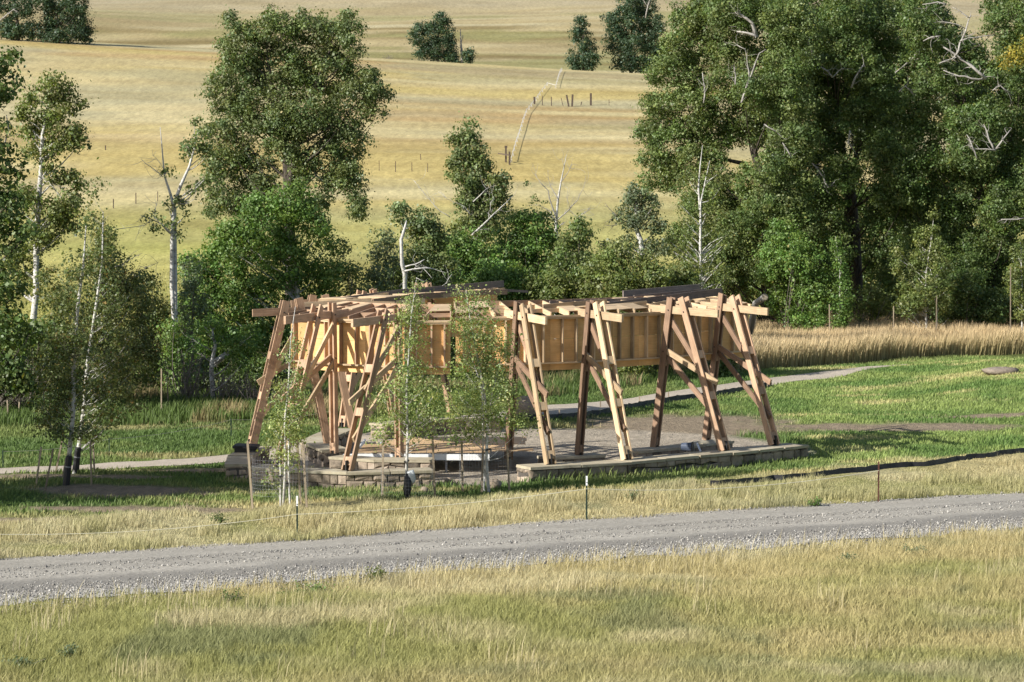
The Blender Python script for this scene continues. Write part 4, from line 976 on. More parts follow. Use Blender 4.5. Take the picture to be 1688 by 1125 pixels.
fartree('distant gnarled dark tree, right one of the pair at the upper left', 470, [[(95, 60, .4), (95, 35, .3), (90, 5, .12)]], [(70, 0, 18, 20), (95, 5, 26, 20), (130, 5, 24, 20), (85, 30, 24, 18), (125, 35, 28, 22), (140, 52, 14, 14), (110, 58, 30, 12), (75, 52, 18, 16), (95, 62, 26, 8), (140, 64, 14, 8)], 63)
fartree('distant dark tree, left one of the pair at the upper left', 470, [[(30, 55, .4), (28, 30, .3), (24, 0, .12)]], [(5, 5, 20, 20), (35, 10, 24, 20), (10, 40, 22, 16), (45, 45, 16, 14), (30, 54, 26, 10), (8, 56, 20, 8), (48, 58, 12, 8)], 64, [[(0, 34, .18, -8), (12, 24, .15), (22, 16, .12), (32, 22, .06)]])
tag(twig_shrub('dead_brush', 'small dark twiggy bush on the crest left of the round leaning tree', 500, 642, 84, 2.0, 1.6, 26, 65), cat='shrub')
fartree('small distant dark bush right of the round leaning tree', 497, [], [(772, 95, 13, 9), (774, 88, 8, 8)], 66)
tree('far_snag', 'distant thin dead snag between the leaning tree and small bush', 'tree', 498, [[(762, 103, .3), (761, 85, .25), (760, 70, .16), (759, 48, .06)]], [], None, bgm, seed=67, limbs=0, bare=[[(761, 88, .1), (758, 75, .06)], [(760, 72, .1), (763, 58, .05)]])

# --- a tree just outside the left edge whose shadow falls on the lawn
tree('cottonwood', 'large cottonwood outside the left edge that shades the left lawn', 'tree', 64,
     [[(-650, 900, .35), (-650, 700, .3), (-660, 500, .22), (-650, 350, .1)]],
     [(-650, 330, 190, 130), (-760, 430, 170, 120), (-540, 430, 170, 120), (-650, 530, 200, 120), (-740, 250, 140, 110), (-580, 240, 140, 100)], M['lf_cotton'], bd, leaf=0.26, cover=2.8, cr=0.7, seed=70, limbs=20)
tree('cottonwood', 'second cottonwood outside the left edge, farther from the road', 'tree', 70,
     [[(-330, 860, .3), (-330, 700, .25), (-340, 500, .18), (-335, 380, .08)]],
     [(-335, 400, 110, 90), (-400, 480, 100, 80), (-270, 490, 90, 80), (-335, 560, 120, 80), (-330, 310, 80, 70)], M['lf_cotton'], bd, leaf=0.26, cover=2.8, cr=0.7, seed=71, limbs=20)

def weed(label, px, py, w_, h_, seed, mat='lf_grey', name='weed'):
    rs = np.random.RandomState(seed); g = G(px, py)
    root = thing(name, label, 'weed', g, 'weeds by the gravel road'); st = MB(); P = []
    for i in range(16):
        e = g + Vector((rs.normal(0, .35) * w_, rs.normal(0, .25) * w_, h_ * rs.uniform(.45, 1)))
        limb(st, g + Vector((rs.normal(0, .12) * w_, rs.normal(0, .1) * w_, -.03)), e, .006, .003, rs, 4, .2, 3)
        for k in range(26): P.append(np.array(g.lerp(e, rs.uniform(.25, 1.02))) + rs.normal(0, .035, 3))
    st.build('stem', M['twig'], root)
    P = np.array(P); quads_mesh('foliage', leaf_quads(P, rs.uniform(.03, .06, len(P)), rs, np.tile([[0, -.2, .5]], (len(P), 1))), M[mat], root, np.repeat(rs.uniform(.8, 1.2, (len(P), 1)), 3, 1))
for a in ((525, 985, 1.0, .35, 1, 'lf_green', 'spreading dark green weed on the near road edge, widest one'), (478, 990, .7, .25, 2, 'lf_grove', 'low dark green weed left of the widest road edge weed'), (620, 962, .35, .45, 3, 'lf_olive', 'upright olive weed against the pale road shoulder'), (386, 1000, .4, .35, 4, 'lf_grove', 'small dark weed on the near slope, left of the green ones'),
          (112, 1092, .35, .3, 5, 'lf_grey', 'small grey sagebrush tuft in the lower left foreground'), (30, 1105, .5, .22, 6, 'lf_grey', 'low grey sagebrush near the lower left corner'), (1510, 920, .6, .3, 7, 'lf_grey', 'grey green weed below the right road shoulder'), (1395, 932, .4, .25, 8, 'lf_grey', 'grey green weed left of the other weed below the right shoulder'), (1045, 828, .5, .35, 9, 'lf_grey', 'grey weed in the verge right of the middle fence post'), (1345, 835, .4, .25, 10, 'lf_green', 'green weed at the far road edge left of the rusty post'), (362, 868, .35, .35, 11, 'lf_grove', 'dark weed under the sagging twine on the left')):
    weed(a[6], a[0], a[1], a[2], a[3], 400 + a[4], a[5])

# ------------------------------------------------------------------ staked saplings in the lawn and in front of the pavilion
def stake_ob(name, px0, py0, px1, py1, d, label, group=None, wd=0.05, mat=None, tip=None):
    g = W(px1, py1, d); g.z = tz(g.x, d) - 0.15
    t = W(px0, py0, d)
    mb = MB(); mb.beam(g, t, None, wd, (0, 1, 0), wd)
    o = mb.build(name, mat or M['stake'])
    return tag(o, label, 'stake', group)

def collar(root, p, r, h, mat, name):
    mb = MB(); mb.tube([p, p + Vector((0, 0, h))], [r, r * .95], 10)
    mb.build(name, mat, root)

def dN(py, z=0.0): return (CAM_H - z) * F / (py - 340.0)

ST_G = 'wooden stakes around the young trees'
d = dN(806)
def wrap_extra(px, py0, py1):
    def f(root, d, rs):
        a = W(px[0], py0, d); b = W(px[1], py1, d)
        a.z = tz(a.x, d) - .02
        mb = MB(); mb.tube([a, a.lerp(b, .5), b], [.11, .105, .10], 10); mb.build('trunk_wrap', M['rubber'], root)
        mb = MB(); mb.tube([a.lerp(b, .62), a.lerp(b, .66)], [.108, .108], 10); mb.build('wrap_tape', M['steel'], root)
    return f
tree('staked_aspen', 'nearer of the two staked aspens with black wrapped foot, leaning white stem', 'tree', dN(806),
     [[(109, 806, .075), (115, 740, .07), (117, 680, .065), (122, 590, .06), (128, 510, .05), (135, 440, .035), (142, 370, .015)]],
     [(140, 380, 8, 30), (128, 440, 20, 34), (110, 500, 34, 34), (100, 560, 40, 36), (95, 620, 46, 36), (100, 670, 46, 30), (85, 700, 40, 18), (130, 640, 40, 36), (135, 570, 36, 36), (118, 710, 36, 16)],
     M['lf_dull'], bw, leaf=0.075, cover=1.7, cr=0.38, seed=80, group='staked aspens on the left lawn', limbs=60, extra=wrap_extra((109, 114), 806, 752))
tree('staked_aspen', 'farther of the two staked aspens with black wrapped foot, wider dark crown', 'tree', dN(783),
     [[(124, 783, .075), (130, 735, .07), (138, 670, .06), (145, 600, .055), (158, 500, .045), (166, 430, .03), (170, 350, .012)]],
     [(152, 340, 8, 30), (160, 300, 6, 20), (170, 400, 16, 34), (172, 450, 26, 34), (190, 500, 34, 34), (180, 550, 44, 36), (200, 590, 34, 34), (170, 620, 50, 34), (190, 660, 46, 28), (160, 690, 50, 24), (150, 715, 40, 14)],
     M['lf_dull'], bw, leaf=0.075, cover=1.7, cr=0.38, seed=81, group='staked aspens on the left lawn', limbs=70, extra=wrap_extra((124, 129), 783, 738))
for a in ((68, 737, 58, 800, 806, 'dark leaning stake, leftmost beside the staked aspens'), (88, 740, 73, 812, 812, 'grey leaning stake left of the nearer black trunk wrap'), (103, 724, 90, 778, 782, 'sunlit leaning stake just behind the black trunk wraps'), (109, 755, 102, 790, 792, 'short pale stake touching the nearer black trunk wrap'),
          (149, 728, 151, 804, 806, 'dark upright stake right of the black trunk wraps'), (153, 722, 156, 778, 782, 'sunlit upright stake, rightmost beside the staked aspens')):
    stake_ob('stake', a[0], a[1], a[2], a[3], dN(a[4]), a[5], ST_G)

def cage(label, d, x0, x1, ytop, ybot, stakes, group='wire guards around the front saplings', depth=0.8):
    """welded wire guard held by wooden stakes"""
    c = W((x0 + x1) / 2, ybot, d); r = (x1 - x0) / 2 * d / F
    z0 = tz(c.x, d); h = W(x0, ytop, d).z - z0; zb = max(0.03, W(x0, ybot, d).z - z0)
    root = thing('wire_guard', label, 'tree guard', (c.x, d, z0), group)
    mb = MB(); n = max(12, int(2 * PI * r / 0.1))
    ring = lambda z: [Vector((c.x + r * math.cos(2 * PI * k / n), d + r * depth * math.sin(2 * PI * k / n), z0 + z)) for k in range(n + 1)]
    z = zb
    while z <= h: mb.tube(ring(z), [.0015] * (n + 1), 3, cap=False); z += 0.1
    for k in range(n):
        p = ring(0)[k]; mb.tube([p + Vector((0, 0, zb)), p + Vector((0, 0, h))], [.0015, .0015], 3, cap=False)
    mb.build('wire_mesh', M['steel'], root)
    for s in stakes:
        g = W(s[2], s[3], d + s[4]); g.z = tz(g.x, d + s[4]) - .12
        t = W(s[0], s[1], d + s[4])
        mb = MB(); mb.beam(g, t, None, .06, (0, 1, 0), .06); mb.build('stake', M['stake'], root)
    return root

def straps(px, py, d, w_):
    def f(root, d_, rs):
        p = W(px, py, d_)
        mb = MB(); mb.beam(p - Vector((w_, .06, .03)), p + Vector((w_ * .5, -.06, .02)), None, .06, (0, 1, 0), .015)
        mb.build('tie_strap', M['rubber'], root)
    return f
FRT = 'young aspens in front of the pavilion'
dA = dN(838)
tree('young_aspen', 'multi stemmed leafy young aspen at the left front of the pavilion', 'tree', dA,
     [[(468, 836, .035), (470, 770, .033), (471, 690, .03), (473, 640, .025), (480, 560, .015), (487, 505, .006)], [(477, 838, .03), (474, 780, .028), (476, 700, .02)], [(461, 836, .03), (459, 780, .028), (462, 740, .022), (470, 690, .015)]],
     [(484, 575, 10, 20), (470, 590, 8, 14), (490, 615, 12, 18), (478, 640, 24, 24), (466, 670, 20, 24), (485, 675, 20, 26), (475, 700, 24, 22), (484, 725, 18, 22), (462, 735, 18, 20), (475, 760, 20, 16), (452, 752, 14, 8), (446, 782, 12, 8), (450, 800, 10, 7), (488, 690, 18, 30), (455, 705, 12, 16), (492, 650, 10, 20)],
     M['lf_birch'], bw, leaf=0.055, cover=1.5, cr=0.36, seed=82, group=FRT, limbs=60, extra=straps(466, 785, dA, .16))
dB = dN(822)
def bag_extra(root, d, rs):
    p = W(669, 815, d); p.z = tz(p.x, d)
    mb = MB(); mb.blob(p + Vector((.05, -.05, .36)), (.13, .11, .36), 5, .22); mb.build('watering_bag', M['rubber'], root, True)
    mb = MB(); mb.blob(p + Vector((.16, -.02, .62)), (.13, .07, .2), 6, .25); mb.build('plastic_wrap', M['wrap'], root, True)
    straps(672, 760, d, .1)(root, d, rs)
tree('young_aspen', 'spindle shaped young aspen with black watering bag at its foot', 'tree', dB,
     [[(667, 822, .045), (668, 760, .042), (667, 720, .038), (670, 650, .032), (674, 580, .024), (680, 520, .015), (686, 462, .005)], [(668, 755, .025), (676, 720, .02), (688, 690, .012)]],
     [(684, 470, 10, 16), (680, 495, 20, 16), (676, 515, 26, 20), (670, 540, 24, 24), (672, 570, 22, 24), (668, 600, 24, 24), (680, 625, 34, 24), (662, 645, 34, 22), (700, 650, 34, 26), (690, 675, 44, 22), (665, 690, 40, 20), (710, 690, 30, 18), (645, 712, 26, 14), (690, 715, 30, 16), (635, 722, 14, 8), (625, 650, 12, 14)],
     M['lf_birch'], bw, leaf=0.055, cover=1.45, cr=0.42, seed=83, group=FRT, limbs=80, extra=bag_extra)
dC = dN(812)
tree('young_aspen', 'widest young aspen with straight white stem, right one in front of the pavilion', 'tree', dC,
     [[(804, 812, .05), (802, 760, .046), (801, 700, .042), (796, 640, .036), (788, 590, .028), (778, 530, .018), (768, 478, .006)], [(801, 690, .025), (810, 650, .02), (824, 600, .01)], [(797, 640, .022), (775, 580, .014), (760, 540, .006)]],
     [(770, 485, 16, 14), (800, 500, 14, 14), (775, 510, 24, 18), (770, 540, 28, 24), (800, 545, 30, 28), (785, 575, 40, 26), (815, 590, 34, 30), (775, 610, 34, 26), (805, 630, 46, 28), (775, 650, 40, 24), (825, 655, 34, 22), (800, 685, 50, 22), (755, 680, 30, 18), (845, 690, 30, 18), (790, 712, 46, 16), (760, 715, 26, 12), (835, 560, 14, 24), (870, 700, 16, 10), (755, 480, 8, 8)],
     M['lf_birch'], bw, leaf=0.055, cover=1.45, cr=0.45, seed=84, group=FRT, limbs=90, extra=straps(806, 741, dC, .1))
cage('wire guard with white leaning stake at the left front aspen', dA - .3, 416, 508, 752, 815, [(408, 728, 417, 848, 0.0), (490, 725, 496, 842, 0.3), (499, 727, 506, 830, 0.1)])
cage('wire guard and two upright stakes around the spindle shaped aspen', dB, 628, 714, 770, 815, [(632, 718, 630, 828, 0.0), (713, 717, 717, 815, 0.2)])
cage('wire guard and three upright stakes around the widest aspen', dC, 757, 843, 736, 795, [(761, 728, 763, 812, 0.0), (796, 740, 794, 818, -0.3), (836, 735, 840, 812, 0.2)])
# stakes of the plantings at the far side
FS = 'wooden stakes at the far plantings'
for a in ((1367, 502, 1368, 548, 142, 'single pale stake left of the spire shaped young aspen'), (1396, 508, 1397, 545, 144, 'brown stake right of the spire shaped young aspen'), (1473, 505, 1473, 548, 143, 'grey stake left of the wide young aspen'), (1544, 488, 1543, 548, 142.5, 'stake among the stems of the wide young aspen'),
          (1666, 440, 1666, 530, 141, 'tall pale stake left of the edge aspen'), (1246, 510, 1246, 548, 145, 'thin stake right of the pavilion end'), (266, 608, 266, 700, 98, 'tall pale stake under the thin white aspen'), (33, 630, 31, 715, 97, 'tall pale stake at the far left below the trees'),
          (72, 640, 73, 690, 99, 'short stake left of the staked aspen crowns'), (276, 635, 277, 668, 101, 'short stake right of the thin white aspen trunk'), (12, 660, 14, 735, 95, 'dark stake nearest the left photo edge')):
    stake_ob('stake', a[0], a[1], a[2], a[3], a[4], a[5], FS, 0.05)

# ------------------------------------------------------------------ stone walls
def stone_wall(name, label, pts, width, h, seed, group='dry stone walls of the pavilion', cap=True, z0=0.0, capw=0.06):
    """low wall along a polyline on the ground: stones in courses, mortar core, capstones"""
    rs = np.random.RandomState(seed)
    pts = [Vector((p[0], p[1], 0)) for p in pts]
    root = thing(name, label, 'stone wall', (pts[0].x, pts[0].y, tz(pts[0].x, pts[0].y)), group)
    core = MB(); st = MB(); cp = MB()
    # offset outlines with mitred corners
    n = len(pts); nor = []
    for i in range(n):
        a = (pts[min(i + 1, n - 1)] - pts[max(i - 1, 0)]).normalized(); nor.append(Vector((-a.y, a.x, 0)))
    Lf = [p + q * width / 2 for p, q in zip(pts, nor)]; Rt = [p - q * width / 2 for p, q in zip(pts, nor)]
    up = lambda p, z: Vector((p.x, p.y, z))
    zb = -0.2 + z0
    for i in range(n - 1):
        sh = lambda a, b: a.lerp(b, 0.10)
        a, b, c, e = sh(Lf[i], Rt[i]), sh(Rt[i], Lf[i]), sh(Rt[i + 1], Lf[i + 1]), sh(Lf[i + 1], Rt[i + 1])
        core.quadbox([up(b, zb), up(c, zb), up(e, zb), up(a, zb), up(b, h - .03), up(c, h - .03), up(e, h - .03), up(a, h - .03)])
    def face(A, B, out):
        L = (B - A).length; t0 = (B - A).normalized()
        z = zb
        while z < h - 0.05:
            ch = min(rs.uniform(.20, .40), h - .02 - z)
            x = 0.0
            while x < L - 0.03:
                wd = min(rs.uniform(.22, .62), L - x)
                g = 0.012
                pr = rs.uniform(.0, .05); dp = 0.1
                def P(u, v, o): return A + t0 * u + out * o + Vector((0, 0, v))
                j = lambda s: rs.uniform(-s, s)
                x0, x1, y0, y1 = x + g, x + wd - g, z + g, z + ch - g
                b = [P(x0, y0, -dp), P(x1, y0, -dp), P(x1, y1, -dp), P(x0, y1, -dp)]
                k = min(.07, wd * .22); kk = min(.06, ch * .22)
                f = [P(x0 + k + j(.05), y0 + kk + j(.04), pr), P(x1 - k + j(.05), y0 + kk + j(.04), pr + j(.015)), P(x1 - k + j(.05), y1 - kk + j(.04), pr + j(.015)), P(x0 + k + j(.05), y1 - kk + j(.04), pr)]
                mdl = [P(x0 + j(.012), y0, pr * .3 - .01), P(x1, y0 + j(.012), pr * .3 - .01), P(x1, y1 + j(.012), pr * .3 - .01), P(x0 + j(.012), y1, pr * .3 - .01)]
                for q in b + mdl + f:
                    u_ = (q - A).dot(t0)
                    q.z += (float(noise(u_ * 2.3, round(z * 3) + (0.0 if q.z < z + ch / 2 else 1.0) + seed, 5)) - .5) * .16 * (1 if q.z < h - .1 else 0)
                k0 = len(st.v); st.v += [tuple(q) for q in b + mdl + f]
                for r0 in (0, 4):
                    for q in range(4):
                        st.f.append((k0 + r0 + q, k0 + r0 + (q + 1) % 4, k0 + r0 + 4 + (q + 1) % 4, k0 + r0 + 4 + q)); st.uv += [(0, 0)] * 4
                st.f.append((k0 + 8, k0 + 9, k0 + 10, k0 + 11)); st.uv += [(0, 0)] * 4
                x += wd
            z += ch
    for i in range(n - 1):
        o = nor[i].lerp(nor[i + 1], .5).normalized()
        face(Rt[i], Rt[i + 1], -o); face(Lf[i + 1], Lf[i], o)
    a = (pts[0] - pts[1]).normalized(); face(Lf[0], Rt[0], a)
    a = (pts[-1] - pts[-2]).normalized(); face(Rt[-1], Lf[-1], a)
    core.build('mortar_core', M['mortar'], root)
    st.build('stone_face', M['stone'], root)
    if cap:
        for i in range(n - 1):
            L = (pts[i + 1] - pts[i]).length; m = max(1, int(L / rs.uniform(.9, 1.4)))
            for k in range(m):
                t0, t1 = k / m + (.006 if k else 0), (k + 1) / m - (.006 if k < m - 1 else 0)
                ov = 0.05 + rs.uniform(-.015, .02); dz = rs.uniform(-.012, .012)
                q = lambda P, Q, t: P[i].lerp(P[i + 1], t) + (P[i].lerp(P[i + 1], t) - Q[i].lerp(Q[i + 1], t)).normalized() * ov
                a, b, c, e = q(Rt, Lf, t0), q(Rt, Lf, t1), q(Lf, Rt, t1), q(Lf, Rt, t0)
                cp.quadbox([up(v, h - .025 + dz) for v in (a, b, c, e)] + [up(v + Vector((rs.uniform(-.015, .015), rs.uniform(-.015, .015), 0)), h + capw + dz) for v in (a, b, c, e)])
        cp.build('capstone', M['cap'], root)
    return root

stone_wall('stone_wall', 'long low stone wall carrying the right pavilion legs, in shade', [(0.35, 74.55), (3.5, 76.2), (6.9, 78.9), (9.7, 81.55)], 0.85, 0.40, 101)
stone_wall('stone_wall', 'front left stone wall under the leaning leg behind the wire guards', [(-2.45, 73.5), (-5.0, 72.95), (-6.6, 73.5), (-7.9, 74.7)], 0.7, 0.42, 102)
stone_wall('stone_wall', 'left end stone wall with the outermost left leg standing on it', [(-8.55, 75.0), (-8.75, 77.5), (-8.45, 80.5)], 0.7, 0.42, 103)
stone_wall('stone_seat', 'inner stone seat wall beneath the white edged plywood deck', [(-2.5, 75.6), (-4.2, 75.7), (-5.6, 76.6)], 0.7, 0.52, 104, 'inner stone seats of the pavilion')
stone_wall('stone_seat', 'shaded inner stone seat at the left rear of the pavilion', [(-5.75, 78.6), (-6.75, 81.6), (-6.1, 86.2)], 0.8, 0.50, 105, 'inner stone seats of the pavilion')
stone_wall('stone_seat', 'short inner stone seat under the second right post', [(1.0, 78.6), (2.9, 79.6)], 0.65, 0.27, 106, 'inner stone seats of the pavilion')
stone_wall('stone_seat', 'inner stone seat under the two rightmost posts with tools beside it', [(3.9, 80.4), (5.3, 81.6), (7.4, 83.9)], 0.75, 0.30, 107, 'inner stone seats of the pavilion')
stone_wall('stone_seat', 'far inner stone seat in shade behind the plywood deck', [(-4.9, 88.0), (-3.0, 90.0), (-0.6, 91.2)], 0.8, 0.5, 108, 'inner stone seats of the pavilion')
# black waterproofed block at the left end
mb = MB(); c = G(391, 762, 0.0)
mb.quadbox([(-9.05, 78.3, -.1), (-8.3, 78.3, -.1), (-8.3, 79.1, -.1), (-9.05, 79.1, -.1), (-9.03, 78.32, .72), (-8.32, 78.34, .70), (-8.32, 79.08, .70), (-9.03, 79.08, .73)])
mb.quadbox([(-9.09, 78.26, .63), (-8.27, 78.26, .62), (-8.27, 79.13, .62), (-9.09, 79.13, .63), (-9.09, 78.26, .70), (-8.27, 78.26, .69), (-8.27, 79.13, .69), (-9.09, 79.13, .70)])
tag(mb.build('wrapped_block', M['rubber']), 'black membrane wrapped block on the left end stone wall', 'block')

# ------------------------------------------------------------------ timber shells
def frame(root, inner, outer, zi, zo, ps, ls, seed, h=5.42, out_end=0.9, tone=None, parts='all'):
    """one trestle: double post, double leaning leg, outrigger, three braces"""
    rs = np.random.RandomState(seed)
    A = Vector((inner[0], inner[1], 0)); B = Vector((outer[0], outer[1], 0))
    u = (B - A); n = Vector((-u.y, u.x, 0)).normalized()
    P = lambda s, z, o=0.0: A + u * s + n * o + Vector((0, 0, z))
    mats = tone or ('fir', 'fir', 'pine', 'brown')
    fr = thing('trestle', None, None, (0, 0, 0)); del_keys = []
    fr.parent = root; fr.location = A - root.location
    def leglike(name, s0, z0, s1, z1, off, wd, th, m, blocks):
        mb = MB()
        for o in (-off, off):
            e = rs.uniform(-.04, .04)
            mb.beam(P(s0, z0, o), P(s1, z1 + e, o), None, wd, n, th)
        for t in blocks:
            a = P(s0, z0).lerp(P(s1, z1), t); b = P(s0, z0).lerp(P(s1, z1), t + .05)
            mb.beam(a, b, None, wd * .9, n, 2 * off - th - .004)
        mb.build(name, M[m], fr)
    def one(name, s0, z0, s1, z1, wd, th, m, off=0.0):
        mb = MB(); mb.beam(P(s0, z0, off), P(s1, z1, off), None, wd, n, th); mb.build(name, M[m], fr)
    j = lambda a: rs.uniform(-a, a)
    leglike('post', 0, zi, ps, h, .075, .25, .05, mats[0], (.02, .55))
    leglike('leg', 1, zo, ls, h - .04, .135, .25, .05, mats[1], (.03, .33, .6))
    # foot plates
    for s, z in ((0, zi), (1, zo)):
        q = P(s, z - .01)
        mb = MB(); mb.beam(q, q + Vector((0, 0, .34)), None, .2, n, .035); mb.build('foot_plate', M['rubber'], fr)
    for s_, z_, o_ in ((ps * .93, 5.02, .112), (ls + (1 - ls) * .085, 4.98, .172), (ps * .64, 3.62, .112)):
        for sg in (-1, 1):
            mb = MB(); q = P(s_, z_, sg * (o_ - .01)); mb.tube([q, q + n * sg * .022], [.028, .028], 6); mb.build('bolt', M['darkpost'], fr)
    sp = lambda z: ps * (z - zi) / (h - zi)            # where the post is at height z
    one('outrigger', sp(5.0) - .30, 5.02 + j(.03), out_end, 4.96 + j(.03), .25, .075, mats[2])
    one('brace', sp(4.75), 4.72, ls + (1 - ls) * .55, 2.75 + j(.1), .19, .06, mats[3], .045)
    one('brace', sp(3.65), 3.68, .93 + j(.03), 2.62 + j(.1), .19, .06, mats[2] if rs.uniform() < .5 else mats[3], -.04)
    one('brace', sp(3.5), 3.5, ls + (1 - ls) * .86, 1.35 + j(.1), .19, .06, mats[3], 0.035)
    return fr

def panel(root, a, b, zt, zl, nst, seed, out, name='wall_panel', smat='pine'):
    """plywood sheet between two ground positions with studs and plates on the outer side"""
    rs = np.random.RandomState(seed)
    A = Vector((a[0], a[1], 0)); B = Vector((b[0], b[1], 0)); t = (B - A).normalized()
    n = Vector((t.y, -t.x, 0)); n = n if n.dot(Vector(out)) > 0 else -n
    sheet = MB(); L = (B - A).length
    m = max(1, int(round(L / 1.22)))
    zm = zl + 1.02
    for k in range(m):
        for z0, z1 in ((zl, zm - .004), (zm + .004, zt - .02)):
            p0 = A + t * (L * k / m + .003); p1 = A + t * (L * (k + 1) / m - .003)
            q = [p0, p1, p1 + n * .022, p0 + n * .022]
            sheet.quadbox([v + Vector((0, 0, z0)) for v in q] + [v + Vector((0, 0, z1)) for v in q])
    sh = sheet.build(name, M['ply'], root)
    up = lambda p, z: p + Vector((0, 0, z))
    for k in range(nst):
        s = L * (k + .5 + rs.uniform(-.12, .12)) / nst
        p = A + t * s + n * (.022 + .07 + .002)
        mb = MB(); mb.beam(up(p, zl + .27), up(p, zt - .1), None, .05, n, .14); mb.build('stud', M[smat], sh)
    mb = MB()
    mb.beam(up(A + n * .094, zl + .24), up(B + n * .094, zl + .24), None, .05, n, .16); mb.build('bottom_plate', M['pine'], sh)
    mb = MB()
    mb.beam(up(A + n * .094, zt - .07), up(B + n * .094, zt - .07), None, .05, n, .16)
    mb.beam(up(A + n * .10, zt - .01), up(B + n * .10, zt - .01), None, .065, n, .2); mb.build('top_plate', M['pine'], sh)
    return sh

def roof(root, outer, inner, zo, zi, seed, cover=0.45, mats=('pine', 'ply', 'brown')):
    """joists from the outer to the inner line, an inner rail, blocking and some sheets"""
    rs = np.random.RandomState(seed)
    n = len(outer) - 1
    rf = MB(); sheets = []; rails = MB(); blks = []
    for i in range(n):
        O0, O1 = Vector((*outer[i], zo)), Vector((*outer[i + 1], zo)); I0, I1 = Vector((*inner[i], zi)), Vector((*inner[i + 1], zi))
        L = (O1 - O0).length; m = max(2, int(L / .62))
        rails.beam(I0 + (I0 - I1).normalized() * .1, I1, None, .20, (0, 0, 1), .055) if False else rails.beam(I0, I1, None, .05, (0, 0, 1), .2)
        for k in range(m + 1):
            if i and k == 0: continue
            s = k / m
            a, b = O0.lerp(O1, s), I0.lerp(I1, s)
            a = a + (a - b).normalized() * .12
            rf.beam(a, b - (b - a).normalized() * .03, None, .045, (0, 0, 1), .16)
            if k < m:
                for q in (.33, .68):
                    c = a.lerp(b, q + rs.uniform(-.04, .04)); e = O0.lerp(O1, (k + 1) / m).lerp(I0.lerp(I1, (k + 1) / m), q)
                    d_ = (e - c).normalized()
                    blk = MB(); blk.beam(c + d_ * .03, e - d_ * .03, None, .045, (0, 0, 1), .13); blks.append(blk)
                if rs.uniform() < cover:
                    q0, q1 = (.02, .5) if rs.uniform() < .5 else (.45, .97)
                    c = [a.lerp(b, q0), O0.lerp(O1, (k + 1) / m).lerp(I0.lerp(I1, (k + 1) / m), q0), O0.lerp(O1, (k + 1) / m).lerp(I0.lerp(I1, (k + 1) / m), q1), a.lerp(b, q1)]
                    dz = Vector((0, 0, .084)); th = Vector((0, 0, .02))
                    sheets.append([v + dz for v in c] + [v + dz + th for v in c])
    r = rf.build('roof_joists', M[mats[0]], root)
    rails.build('inner_rail', M[mats[2]], r)
    for blk in blks: blk.build('blocking', M[mats[0]], r)
    for q in sheets:
        mb = MB(); mb.quadbox(q); mb.build('sheathing', M['pine'], r)
    return r

def boards(root, L, name='fascia_board', mat='greyboard', th=0.05):
    for (x0, y0, d0, x1, y1, d1, wd) in L:
        a, b = W(x0, y0, d0), W(x1, y1, d1)
        mb = MB(); mb.beam(a, b, None, th, (0, 0, 1), wd); mb.build(name, M[mat], root)

# near right shell ------------------------------------------------
right = thing('timber_shell', 'right timber and plywood shell of the unfinished pavilion, panels in shade', 'pavilion shell', (4.0, 80.0, 0.0), 'pavilion shells')
tone_r = ('fir', 'pine', 'pine', 'brown')
FR_ = [((-.12, 77.9), (1.20, 75.0)), ((2.2, 79.2), (3.66, 76.4)), ((4.83, 81.6), (7.0, 79.2)), ((6.8, 84.3), (8.84, 81.1))]
for i, (a, b) in enumerate(FR_):
    frame(right, a, b, .33, .46, .24, .41, 200 + i, h=5.42 + (.04 if i > 1 else 0), tone=('brown', 'pine' if i < 2 else 'fir', 'pine', 'brown'))  # brown posts, their shade put into the darker timber colour
RP = [(-1.82, 77.9), (0.05, 78.15), (2.42, 79.35), (5.15, 81.75), (7.05, 84.2), (8.35, 85.3)]
for i in range(5):
    panel(right, RP[i], RP[i + 1], 4.92, 3.15, (3, 4, 6, 4, 3)[i], 210 + i, (.5, -1, 0))
RI = [(-1.9, 79.9), (-.4, 80.2), (1.5, 81.3), (3.9, 83.6), (5.6, 86.0), (6.9, 87.3)]
roof(right, RP, RI, 4.98, 5.26, 220, 0.75)
boards(right, [(996, 506, 81.2, 1190, 481, 86.6, .26), (1027, 485, 85.0, 1153, 474, 88.0, .24), (1045, 491, 84.4, 1160, 480, 87.4, .16), (906, 500, 80.9, 1066, 494, 83.4, .15), (1060, 512, 82.6, 1110, 503, 83.4, .14)])
boards(right, [(895, 506, 79.6, 1000, 497, 80.9, .16), (930, 512, 80.2, 1066, 499, 82.6, .12), (1046, 508, 82.3, 1110, 497, 83.2, .12), (1120, 505, 84.6, 1195, 492, 86.2, .15)], 'loose_plank', 'pine')

# near left shell --------------------------------------------------
left = thing('timber_shell', 'left timber and plywood shell of the unfinished pavilion, panels sunlit yellow', 'pavilion shell', (-5.0, 77.0, 0.0), 'pavilion shells')
tl = ('fir', 'fir', 'fir', 'pine')
frame(left, (-6.16, 80.8), (-8.64, 79.7), .5, .47, .38, .55, 230, tone=tl, out_end=.97)
frame(left, (-5.73, 77.6), (-7.15, 74.1), .55, .47, .03, .30, 231, tone=tl, h=5.40)
frame(left, (-3.56, 76.1), (-5.0, 73.0), .55, .47, .03, .30, 232, tone=tl, h=5.30)
LP = [(-7.3, 79.9), (-5.72, 77.95), (-3.62, 76.45), (-1.95, 76.6)]
for i in range(3):
    panel(left, LP[i], LP[i + 1], 4.86, 3.17, (3, 4, 4)[i], 240 + i, (-.3, -1, 0), smat='fir')
LI = [(-5.6, 81.6), (-4.6, 79.9), (-3.0, 78.9), (-2.0, 79.0)]
roof(left, LP, LI, 4.92, 5.20, 250, 0.45, ('fir', 'ply', 'fir'))
